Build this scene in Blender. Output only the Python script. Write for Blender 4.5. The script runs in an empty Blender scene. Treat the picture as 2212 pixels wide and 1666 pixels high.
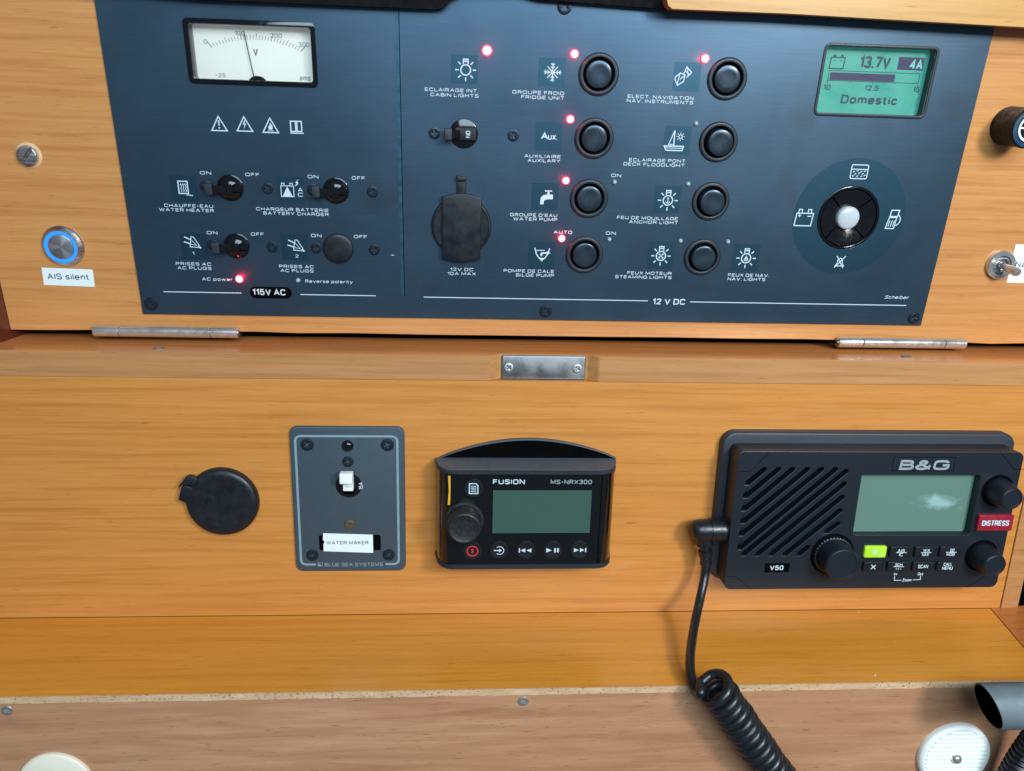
import bpy, bmesh, math, random
from mathutils import Vector, Matrix
random.seed(7)
scn = bpy.context.scene
C = scn.collection
MM = 0.001
rad = math.radians

# ---------------------------------------------------------------- camera
CAMP = Vector((95.33, -619.76, 270.41))          # mm
def _v(a): return Vector(a).normalized()
TILT = rad(7.2566)
def _cam_axes():
    p, y, r_ = rad(22.32836939), rad(-4.05267803), rad(2.07782317)
    f = Vector((0, math.cos(p), -math.sin(p))); u = Vector((0, math.sin(p), math.cos(p))); r = Vector((1, 0, 0))
    Z = Matrix.Rotation(y, 3, 'Z')
    f, u, r = Z @ f, Z @ u, Z @ r
    r2 = math.cos(r_) * r + math.sin(r_) * u; u2 = -math.sin(r_) * r + math.cos(r_) * u
    X = Matrix.Rotation(TILT, 3, 'X')
    return X @ r2, X @ u2, X @ f
CR, CU, CF = _cam_axes()
FPX = 1659.16                                     # focal length in pixels of a 2212 wide picture
cam_data = bpy.data.cameras.new("camera")
cam = bpy.data.objects.new("camera", cam_data); C.objects.link(cam)
M = Matrix((CR, CU, -CF)).transposed().to_4x4(); M.translation = CAMP * MM
cam.matrix_world = M
cam_data.sensor_width = 36; cam_data.lens = 36 * FPX / 2212.2
cam_data.clip_start = 0.01; cam_data.clip_end = 50
cam_data.dof.use_dof = True; cam_data.dof.focus_distance = 0.66; cam_data.dof.aperture_fstop = 9
scn.camera = cam

# ---------------------------------------------------------------- light
w = bpy.data.worlds.new("World"); scn.world = w; w.use_nodes = True
bg = w.node_tree.nodes['Background']; bg.inputs[0].default_value = (0.62, 0.78, 0.90, 1); bg.inputs[1].default_value = 0.16
def area(name, loc, aim, sx, sy, power, col, shape='RECTANGLE'):
    l = bpy.data.lights.new(name, 'AREA'); l.shape = shape; l.size = sx; l.size_y = sy; l.energy = power; l.color = col
    o = bpy.data.objects.new(name, l); C.objects.link(o)
    o.location = Vector(loc) * MM
    o.rotation_euler = (Vector(aim) - Vector(loc)).to_track_quat('-Z', 'Y').to_euler()
    return o
area('hatch_light', (800, -1060, 590), (300, 0, 100), 0.20, 0.20, 9.6, (1.0, 0.95, 0.88))
area('companionway_light', (420, -1750, 980), (200, 0, 200), 1.5, 0.9, 46.0, (0.66, 0.86, 1.0))
scn.view_settings.view_transform = 'Standard'; scn.view_settings.look = 'None'
scn.view_settings.exposure = 0.05; scn.view_settings.gamma = 1.0
scn.cycles.max_bounces = 8
scn.cycles.sample_clamp_indirect = 4

# ---------------------------------------------------------------- materials
def lin(v):
    v /= 255.0
    return v / 12.92 if v <= 0.04045 else ((v + 0.055) / 1.055) ** 2.4
def c3(r, g, b): return (lin(r), lin(g), lin(b), 1)
class NT:
    def __init__(s, name):
        s.m = bpy.data.materials.new(name); s.m.use_nodes = True
        s.t = s.m.node_tree; s.b = s.t.nodes['Principled BSDF']; s.out = s.t.nodes['Material Output']
        s.tc = s.t.nodes.new('ShaderNodeTexCoord')
    def n(s, typ, **kw):
        x = s.t.nodes.new(typ)
        for k, v in kw.items():
            if k in x.inputs: x.inputs[k].default_value = v
            else: setattr(x, k, v)
        return x
    def l(s, a, b): s.t.links.new(a, b)
    def mapping(s, sc, loc=(0, 0, 0), src='Object'):
        m = s.n('ShaderNodeMapping'); m.inputs['Scale'].default_value = sc; m.inputs['Location'].default_value = loc
        s.l(s.tc.outputs[src], m.inputs[0]); return m.outputs[0]
    def noise(s, vec, scale=1, detail=4, rough=0.55, dist=0.0):
        x = s.n('ShaderNodeTexNoise'); x.inputs['Scale'].default_value = scale; x.inputs['Detail'].default_value = detail
        x.inputs['Roughness'].default_value = rough; x.inputs['Distortion'].default_value = dist
        s.l(vec, x.inputs['Vector']); return x.outputs[0]
    def ramp(s, fac, stops):
        x = s.n('ShaderNodeValToRGB'); e = x.color_ramp.elements
        while len(e) < len(stops): e.new(0.5)
        for i, (p, col) in enumerate(stops):
            e[i].position = p; e[i].color = col if hasattr(col, '__len__') else (col, col, col, 1)
        s.l(fac, x.inputs[0]); return x.outputs[0]
    def mix(s, fac, a, b, mode='MIX'):
        x = s.n('ShaderNodeMix'); x.data_type = 'RGBA'; x.blend_type = mode
        for sock, v in ((x.inputs[0], fac), (x.inputs[6], a), (x.inputs[7], b)):
            if hasattr(v, 'is_output'): s.l(v, sock)
            else: sock.default_value = v
        return x.outputs[2]
    def bump(s, h, strength, dist):
        x = s.n('ShaderNodeBump'); x.inputs['Strength'].default_value = strength; x.inputs['Distance'].default_value = dist
        s.l(h, x.inputs['Height']); s.l(x.outputs[0], s.b.inputs['Normal'])
def plain(name, col, rough=0.5, metal=0.0, coat=0.0, var=0.12, scale=160, bump=0.0, rvar=0.12, spec=0.5, aniso=None, emis=None, estr=0):
    n = NT(name)
    sc = (scale,) * 3 if aniso is None else aniso
    f = n.noise(n.mapping(sc), 1, 3)
    dark = tuple(x * (1 - var) for x in col[:3]) + (1,); lite = tuple(min(1, x * (1 + var)) for x in col[:3]) + (1,)
    n.l(n.ramp(f, [(0.3, dark), (0.7, lite)]), n.b.inputs['Base Color'])
    n.l(n.ramp(f, [(0.3, max(0.02, rough - rvar)), (0.7, min(1, rough + rvar))]), n.b.inputs['Roughness'])
    n.b.inputs['Metallic'].default_value = metal; n.b.inputs['Coat Weight'].default_value = coat
    n.b.inputs['Coat Roughness'].default_value = 0.08
    n.b.inputs['Specular IOR Level'].default_value = spec
    if bump: n.bump(f, bump, 0.0003)
    if emis: n.b.inputs['Emission Color'].default_value = emis; n.b.inputs['Emission Strength'].default_value = estr
    return n.m
def wood(name, base, dark, light, rough=0.34, seed=0.0, fine=1.0, stretch=1.0, coat=0.25, blotch=0.22):
    mx_ = lambda p, q, t: tuple(a * (1 - t) + b * t for a, b in zip(p[:3], q[:3])) + (1,)
    dark = mx_(dark, base, 0.30); light = mx_(light, base, 0.35)
    n = NT(name)
    s = seed * 3.1
    big = n.noise(n.mapping((2.4 * stretch, 11, 11), (s, s, s)), 1, 4, 0.6, 0.4)
    mid = n.noise(n.mapping((7 * stretch, 230 * fine, 230 * fine), (s, 1 + s, s)), 1, 5, 0.62, 0.5)
    fib = n.noise(n.mapping((14 * stretch, 620 * fine, 620 * fine), (0, s, s)), 1, 4, 0.7)
    por = n.noise(n.mapping((55 * stretch, 1150 * fine, 1150 * fine), (s, 0, s)), 1, 2, 0.6)
    dash = n.noise(n.mapping((42 * stretch, 430 * fine, 430 * fine), (7 + s, 0, s)), 1, 3, 0.55, 0.3)
    col = n.ramp(mid, [(0.28, dark), (0.5, base), (0.75, light)])
    col = n.mix(n.ramp(big, [(0.35, 0.0), (0.7, blotch)]), col, dark)
    col = n.mix(n.ramp(fib, [(0.35, 0.32), (0.6, 0.0)]), col, dark)
    pd = tuple(x * 0.42 for x in dark[:3]) + (1,)
    col = n.mix(n.ramp(por, [(0.26, 0.55), (0.36, 0.0)]), col, pd)
    col = n.mix(n.ramp(dash, [(0.24, 0.6), (0.33, 0.0)]), col, pd)
    spk = n.noise(n.mapping((260, 420, 420), (2 + s, 5, 1)), 1, 2, 0.5)
    col = n.mix(n.ramp(spk, [(0.785, 0.0), (0.80, 0.7)]), col, light)
    n.l(col, n.b.inputs['Base Color'])
    sm = n.noise(n.mapping((9, 14, 14), (s, 3, 1)), 1, 4, 0.6)
    n.l(n.ramp(sm, [(0.3, rough - 0.07), (0.7, rough + 0.1)]), n.b.inputs['Roughness'])
    n.b.inputs['Coat Weight'].default_value = coat; n.b.inputs['Coat Roughness'].default_value = 0.2
    n.bump(por, 0.12, 0.0003)
    return n.m
W_DOOR = wood('wood_door', c3(199, 138, 80), c3(162, 100, 50), c3(214, 156, 96), 0.33, 1, 0.8)
W_WALL = wood('wood_wall', c3(200, 132, 62), c3(166, 100, 38), c3(212, 146, 78), 0.38, 2, 1.0)
W_SHELF = wood('wood_shelf', c3(214, 142, 48), c3(184, 114, 32), c3(226, 156, 64), 0.35, 3, 1.0)
W_LEDGE = wood('wood_ledge', c3(224, 148, 84), c3(200, 122, 62), c3(236, 160, 98), 0.17, 4, 0.7, coat=0.5)
W_RAIL = wood('wood_rail', c3(180, 126, 76), c3(146, 98, 56), c3(194, 142, 92), 0.45, 5, 1.0, coat=0.05)
W_BOARD = wood('wood_board', c3(180, 131, 97), c3(148, 98, 66), c3(204, 160, 124), 0.5, 6, 0.55, 1.3, coat=0.0, blotch=0.5)
W_DARK = wood('wood_dark', c3(96, 44, 30), c3(60, 26, 18), c3(120, 60, 40), 0.4, 7)
W_TRIM = wood('wood_trim', c3(196, 148, 82), c3(166, 116, 60), c3(212, 164, 98), 0.36, 8, 0.8)
W_SIDE = wood('wood_side', c3(180, 108, 50), c3(150, 84, 36), c3(196, 124, 62), 0.36, 9)
def edge_mat():
    n = NT('pale_ply_edge')
    a = n.noise(n.mapping((60, 300, 300)), 1, 4)
    col = n.ramp(a, [(0.3, c3(186, 148, 112)), (0.7, c3(208, 174, 138))])
    v = n.noise(n.mapping((420, 500, 500), (3, 1, 2)), 1, 3, 0.6)
    mask = n.noise(n.mapping((9, 1, 1), (1, 0, 0)), 1, 3, 0.7)
    hole = n.ramp(v, [(0.34, 1.0), (0.42, 0.0)])
    mk = n.ramp(mask, [(0.40, 0.0), (0.50, 0.9)])
    x = n.n('ShaderNodeMath', operation='MULTIPLY'); n.l(hole, x.inputs[0]); n.l(mk, x.inputs[1])
    n.l(n.mix(x.outputs[0], col, c3(88, 62, 44)), n.b.inputs['Base Color'])
    n.b.inputs['Roughness'].default_value = 0.8
    n.bump(x.outputs[0], 0.5, -0.0006)
    return n.m
M_EDGE = edge_mat()
def panel_mat():
    n = NT('anodised_panel')
    f = n.noise(n.mapping((30, 1400, 1400)), 1, 3, 0.6)
    b = n.noise(n.mapping((9, 9, 9), (4, 4, 4)), 1, 4, 0.6)
    sp = n.noise(n.mapping((26, 26, 26), (1, 8, 4)), 1, 2, 0.5)
    col = n.ramp(f, [(0.3, (0.056, 0.100, 0.150, 1)), (0.7, (0.066, 0.116, 0.170, 1))])
    col = n.mix(n.ramp(sp, [(0.60, 0.0), (0.70, 0.34)]), col, (0.06, 0.075, 0.09, 1))
    n.l(col, n.b.inputs['Base Color'])
    n.l(n.ramp(b, [(0.3, 0.33), (0.7, 0.42)]), n.b.inputs['Roughness'])
    n.b.inputs['Metallic'].default_value = 0.85
    n.bump(f, 0.10, 0.0001)
    return n.m
M_PANEL = panel_mat()
M_TINT = plain('tinted_print', (0.030, 0.085, 0.130, 1), 0.40, 0.85, var=0.01, rvar=0.01)
M_GROOVE = plain('groove_blue', (0.03, 0.10, 0.15, 1), 0.4, 0.6, var=0.05)
M_INK = plain('white_ink', c3(186, 204, 212), 0.6, var=0.03)
M_BLACK = plain('black_plastic', c3(20, 24, 29), 0.45, var=0.10, bump=0.03, scale=900, spec=0.3)
M_BEZEL = plain('bezel_plastic', c3(28, 36, 44), 0.5, var=0.12, bump=0.04, scale=900)
M_GLOSS = plain('gloss_black', c3(14, 17, 22), 0.12, var=0.1, rvar=0.05, scale=300)
M_MATTE = plain('matte_black', c3(9, 8, 9), 0.8, var=0.1, spec=0.15)
M_VOID = plain('void_black', c3(4, 4, 5), 0.9, var=0.1, spec=0.05)
M_RADIO = plain('radio_shell', c3(16, 25, 35), 0.42, var=0.12, bump=0.10, scale=1800)
M_RADIO_B = plain('radio_flange', c3(40, 46, 54), 0.5, var=0.12, bump=0.1, scale=1200)
M_RUBBER = plain('rubber', c3(15, 21, 28), 0.45, var=0.08, bump=0.02, scale=120)
M_CABLE = plain('cable_black', c3(20, 25, 30), 0.36, var=0.1, scale=300)
M_SLATE = plain('slate_plate', c3(56, 70, 80), 0.5, var=0.05, bump=0.06, scale=1400)
M_SLATE_LINE = plain('pale_line', c3(124, 148, 158), 0.5, var=0.05)
M_WHITE = plain('white_plastic', c3(226, 230, 226), 0.45, var=0.02)
M_PAPER = plain('white_label', c3(222, 232, 234), 0.55, var=0.02)
M_TEXTBLACK = plain('black_ink', c3(28, 32, 38), 0.6, var=0.05)
M_STEEL = plain('brushed_steel', (0.48, 0.48, 0.49, 1), 0.36, 1.0, var=0.12, aniso=(20, 700, 700), bump=0.05)
M_CHROME = plain('chrome', (0.62, 0.60, 0.58, 1), 0.26, 0.8, var=0.10, scale=140, rvar=0.05)
M_ZINC = plain('zinc_screw', (0.48, 0.52, 0.52, 1), 0.45, 0.9, var=0.15, scale=500)
M_BRASS = plain('aged_brass', (0.20, 0.15, 0.07, 1), 0.5, 0.8, var=0.25, scale=700)
M_SCREW = plain('black_screw', c3(34, 42, 52), 0.38, 0.5, var=0.2, scale=700)
M_LEDOFF = plain('clear_lens', c3(150, 165, 172), 0.2, var=0.1)
M_LEDON = plain('led_core', (1, 0.3, 0.35, 1), 0.4, emis=(1.0, 0.62, 0.66, 1), estr=2.0)
M_LEDRIM = plain('led_rim', (0.8, 0.01, 0.02, 1), 0.3, emis=(1.0, 0.0, 0.035, 1), estr=3.0)
M_BLUERING = plain('blue_ring', (0.02, 0.12, 0.4, 1), 0.3, emis=(0.02, 0.27, 1.0, 1), estr=0.95)
M_DIALFACE = plain('dial_face', c3(226, 226, 212), 0.6, var=0.01, emis=(0.9, 1.0, 1.0, 1), estr=0.12)
M_DIALINK = plain('dial_ink', c3(132, 142, 148), 0.6, var=0.05)
M_LCD = plain('lcd_lit', c3(60, 140, 124), 0.35, var=0.05, scale=60, emis=(0.05, 0.42, 0.34, 1), estr=0.2)
M_LCDINK = plain('lcd_ink', c3(26, 52, 66), 0.5, var=0.05)
M_LCDFILL = plain('lcd_fill', c3(40, 36, 72), 0.5, var=0.1)
M_LCDPALE = plain('lcd_pale', c3(110, 190, 175), 0.5, var=0.05)
M_SCREEN_R = plain('radio_screen', c3(92, 128, 114), 0.10, var=0.05, scale=30, rvar=0.03, coat=0.6)
M_SCREEN_F = plain('remote_screen', c3(56, 84, 74), 0.08, var=0.03, scale=30, rvar=0.03, coat=0.5)
M_GREYLOGO = plain('grey_logo', c3(150, 162, 168), 0.35, 0.2, var=0.08)
M_RED = plain('red_button', c3(140, 26, 44), 0.35, var=0.05)
M_REDINK = plain('red_ink', c3(208, 44, 56), 0.4, var=0.05)
M_LIME = plain('lime_button', c3(160, 205, 40), 0.4, var=0.06, emis=(0.35, 0.62, 0.03, 1), estr=0.15)
M_AMBER = plain('amber_reflection', c3(220, 160, 30), 0.3, var=0.1)  # colour of the painted reflection on the stereo glass
M_DUSTY = plain('dusty_plastic', c3(74, 80, 88), 0.75, var=0.25, scale=900, bump=0.15)
M_DUST = plain('pale_dust', c3(190, 170, 140), 0.9, var=0.2)
M_LAMP = plain('lamp_grey', c3(98, 110, 116), 0.55, 0.0, var=0.06, scale=80)
M_KNOBBLUE = plain('blue_black_face', c3(20, 62, 86), 0.35, var=0.08)
M_GLARE = plain('screen_glare', c3(128, 164, 158), 0.22, var=0.22, scale=130, bump=0.8)  # pale tone for a painted glare patch, not assigned
M_GROOVEG = plain('grey_groove', c3(184, 196, 196), 0.6, var=0.03)
def pane_mat():
    n = NT('clear_pane'); n.t.nodes.remove(n.b)
    fr = n.n('ShaderNodeFresnel'); fr.inputs[0].default_value = 1.45
    tr = n.n('ShaderNodeBsdfTransparent'); gl = n.n('ShaderNodeBsdfGlossy'); gl.inputs['Roughness'].default_value = 0.06
    mx = n.n('ShaderNodeMixShader'); n.l(fr.outputs[0], mx.inputs[0]); n.l(tr.outputs[0], mx.inputs[1]); n.l(gl.outputs[0], mx.inputs[2])
    n.l(mx.outputs[0], n.out.inputs[0]); return n.m
M_PANE = pane_mat()

# ---------------------------------------------------------------- frames: the walls as they stand
class Frame:
    def __init__(s, o, ang):
        s.o = Vector(o); s.ang = ang; R = Matrix.Rotation(ang, 3, 'X'); s.R = R
        s.U = R @ Vector((1, 0, 0)); s.V = R @ Vector((0, 0, 1)); s.N = R @ Vector((0, -1, 0))
    def hit(s, x, y, h=0.0):
        d = CF + (x - 1106.1) / FPX * CR - (y - 832.7) / FPX * CU
        p0 = s.o + h * s.N; k = (p0 - CAMP).dot(s.N) / d.dot(s.N); q = CAMP + k * d - s.o
        return q.dot(s.U), q.dot(s.V)
    def rad(s, x, y, r, h=0.0): return abs(s.hit(x + r, y, h)[0] - s.hit(x - r, y, h)[0]) / 2
    def world(s, u, v, w_): return s.o + u * s.U + v * s.V + w_ * s.N
YA = 60.0
FD = Frame((0, 0, 0), 0.0)                                           # lower wall: upright
FA = Frame((0, YA * math.cos(TILT), YA * math.sin(TILT)), TILT)      # upper door: leans forward
def on_z(x, y, z):
    d = CF + (x - 1106.1) / FPX * CR - (y - 832.7) / FPX * CU
    return CAMP + (z - CAMP.z) / d.z * d

# ---------------------------------------------------------------- geometry in (u, v, w) millimetres
class G:
    def __init__(s): s.v = []; s.f = []; s.mi = []; s.cur = 0
    def add(s, vs, fs):
        o = len(s.v); s.v += [tuple(x) for x in vs]
        for f in fs: s.f.append(tuple(i + o for i in f)); s.mi.append(s.cur)
        return s
    def rings(s, rings, cap0=True, cap1=True, closed=True):
        n = len(rings[0]); vs = [p for r in rings for p in r]; fs = []
        for k in range(len(rings) - 1):
            for i in range(n if closed else n - 1):
                j = (i + 1) % n; fs.append((k * n + i, k * n + j, (k + 1) * n + j, (k + 1) * n + i))
        if cap0: fs.append(tuple(range(n - 1, -1, -1)))
        if cap1: fs.append(tuple(range((len(rings) - 1) * n, len(rings) * n)))
        return s.add(vs, fs)
    def prism(s, pts, w0, w1): return s.rings([[(x, y, w0) for x, y in pts], [(x, y, w1) for x, y in pts]])
    def box(s, u0, u1, v0, v1, w0, w1, b=0.0):
        if b <= 0: return s.prism([(u0, v0), (u1, v0), (u1, v1), (u0, v1)], w0, w1)
        return s.rrect((u0 + u1) / 2, (v0 + v1) / 2, (u1 - u0) / 2, (v1 - v0) / 2, b, w0, w1, b)
    def rrect(s, cx, cy, hw, hh, r, w0, w1, b=0.0, seg=5):
        R = []
        steps = [(0, w0), (0, w1)] if b <= 0 else [(0, w0), (0, w1 - b)] + [(b * (1 - math.cos(a)), w1 - b + b * math.sin(a)) for a in (rad(30), rad(60), rad(90))]
        for ins, ww in steps: R.append([(x, y, ww) for x, y in rr_pts(cx, cy, hw - ins, hh - ins, max(0.05, r - ins), seg)])
        return s.rings(R)
    def lathe(s, prof, seg=40, cx=0, cy=0, cap0=True, cap1=True):
        R = []
        for r, ww in prof: R.append([(cx + r * math.cos(2 * math.pi * i / seg), cy + r * math.sin(2 * math.pi * i / seg), ww) for i in range(seg)])
        return s.rings(R, cap0, cap1)
    def flat(s, pts, ww=0.0): return s.add([(x, y, ww) for x, y in pts], [tuple(range(len(pts)))])
    def stroke(s, pts, t, ww=0.0, closed=False):
        P = [Vector(p) for p in pts]; n = len(P); L = []; Rr = []
        for i in range(n):
            a = P[i - 1] if (i > 0 or closed) else None; b = P[(i + 1) % n] if (i < n - 1 or closed) else None
            d1 = (P[i] - a).normalized() if a is not None and (P[i] - a).length > 1e-9 else None
            d2 = (b - P[i]).normalized() if b is not None and (b - P[i]).length > 1e-9 else None
            if d1 is None: d1 = d2
            if d2 is None: d2 = d1
            t_ = d1 + d2
            if t_.length < 1e-6: t_ = d1
            t_.normalize(); nn = Vector((-t_.y, t_.x)); k = max(0.45, nn.dot(Vector((-d1.y, d1.x))))
            L.append(P[i] + nn * t / 2 / k); Rr.append(P[i] - nn * t / 2 / k)
        vs = [(p.x, p.y, ww + 0.003 * i) for q in (L, Rr) for i, p in enumerate(q)]; fs = []
        for i in range(n if closed else n - 1):
            j = (i + 1) % n; fs.append((i, j, n + j, n + i))
        return s.add(vs, fs)
    def tube(s, path, r, seg=12, caps=True):
        P = [Vector(p) for p in path]; n = len(P); R = []; up = Vector((0.3, 0.5, 0.8)); prev = None
        for i in range(n):
            t_ = (P[min(i + 1, n - 1)] - P[max(i - 1, 0)]).normalized()
            a = (prev if prev is not None else up); a = (a - t_ * a.dot(t_)).normalized(); prev = a; b = t_.cross(a)
            rr = r[i] if hasattr(r, '__len__') else r
            R.append([tuple(P[i] + rr * (math.cos(2 * math.pi * k / seg) * a + math.sin(2 * math.pi * k / seg) * b)) for k in range(seg)])
        return s.rings(R, caps, caps)
    def merge(s, me_vs, me_fs): return s.add(me_vs, me_fs)
    def mesh(s, name, mats, smooth=35):
        me = bpy.data.meshes.new(name)
        me.from_pydata([(a * MM, -c * MM, b * MM) for a, b, c in s.v], [], s.f)
        for m in (mats if isinstance(mats, (list, tuple)) else [mats]): me.materials.append(m)
        if any(s.mi): me.polygons.foreach_set('material_index', s.mi)
        bm = bmesh.new(); bm.from_mesh(me); bmesh.ops.recalc_face_normals(bm, faces=bm.faces); bm.to_mesh(me); bm.free()
        if smooth:
            me.polygons.foreach_set('use_smooth', [True] * len(me.polygons)); me.set_sharp_from_angle(angle=rad(smooth))
        me.update(); return me
def rr_pts(cx, cy, hw, hh, r, seg=5):
    pts = []
    for qx, qy, a0 in ((1, 1, 0), (-1, 1, 90), (-1, -1, 180), (1, -1, 270)):
        for i in range(seg + 1):
            a = rad(a0 + 90 * i / seg); pts.append((cx + qx * (hw - r) + r * math.cos(a), cy + qy * (hh - r) + r * math.sin(a)))
    return pts
def circ(cx, cy, r, seg=40): return [(cx + r * math.cos(2 * math.pi * i / seg), cy + r * math.sin(2 * math.pi * i / seg)) for i in range(seg)]
def holed(outer, holes, w0, w1, bevel=0.0, steps=1):
    """a plate with openings: filled 2D curve turned into a mesh"""
    cu = bpy.data.curves.new('tmp', 'CURVE'); cu.dimensions = '2D'; cu.fill_mode = 'BOTH'
    K = 0.01
    for pts in [outer] + holes:
        sp = cu.splines.new('POLY'); sp.points.add(len(pts) - 1); sp.use_cyclic_u = True
        for p, (x, y) in zip(sp.points, pts): p.co = (x * K, y * K, 0, 1)
    h = (w1 - w0) / 2
    cu.extrude = (h - bevel) * K; cu.bevel_depth = bevel * K; cu.bevel_resolution = steps; cu.offset = -bevel * K
    o = bpy.data.objects.new('tmp', cu); C.objects.link(o)
    dg = bpy.context.evaluated_depsgraph_get(); me = bpy.data.meshes.new_from_object(o.evaluated_get(dg))
    vs = [(v.co.x / K, v.co.y / K, v.co.z / K + (w0 + w1) / 2) for v in me.vertices]; fs = [tuple(p.vertices) for p in me.polygons]
    bpy.data.objects.remove(o); bpy.data.curves.remove(cu); bpy.data.meshes.remove(me)
    # weld
    bm = bmesh.new(); bv = [bm.verts.new(v) for v in vs]
    for f in fs:
        try: bm.faces.new([bv[i] for i in f])
        except ValueError: pass
    bmesh.ops.remove_doubles(bm, verts=bm.verts, dist=0.001); bm.verts.index_update()
    vs = [tuple(v.co) for v in bm.verts]; fs = [tuple(v.index for v in f.verts) for f in bm.faces]; bm.free()
    return G().add(vs, fs)
GL = {}
def _gl(t):
    for line in t.strip().split('\n'):
        ch, w_, body = line[0], line[2:].split('|')[0], line[2:].split('|')[1]
        GL[ch] = (float(w_), [[(float(a), float(b)) for a, b in zip(q.split()[0::2], q.split()[1::2])] for q in body.split(';')])
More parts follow.
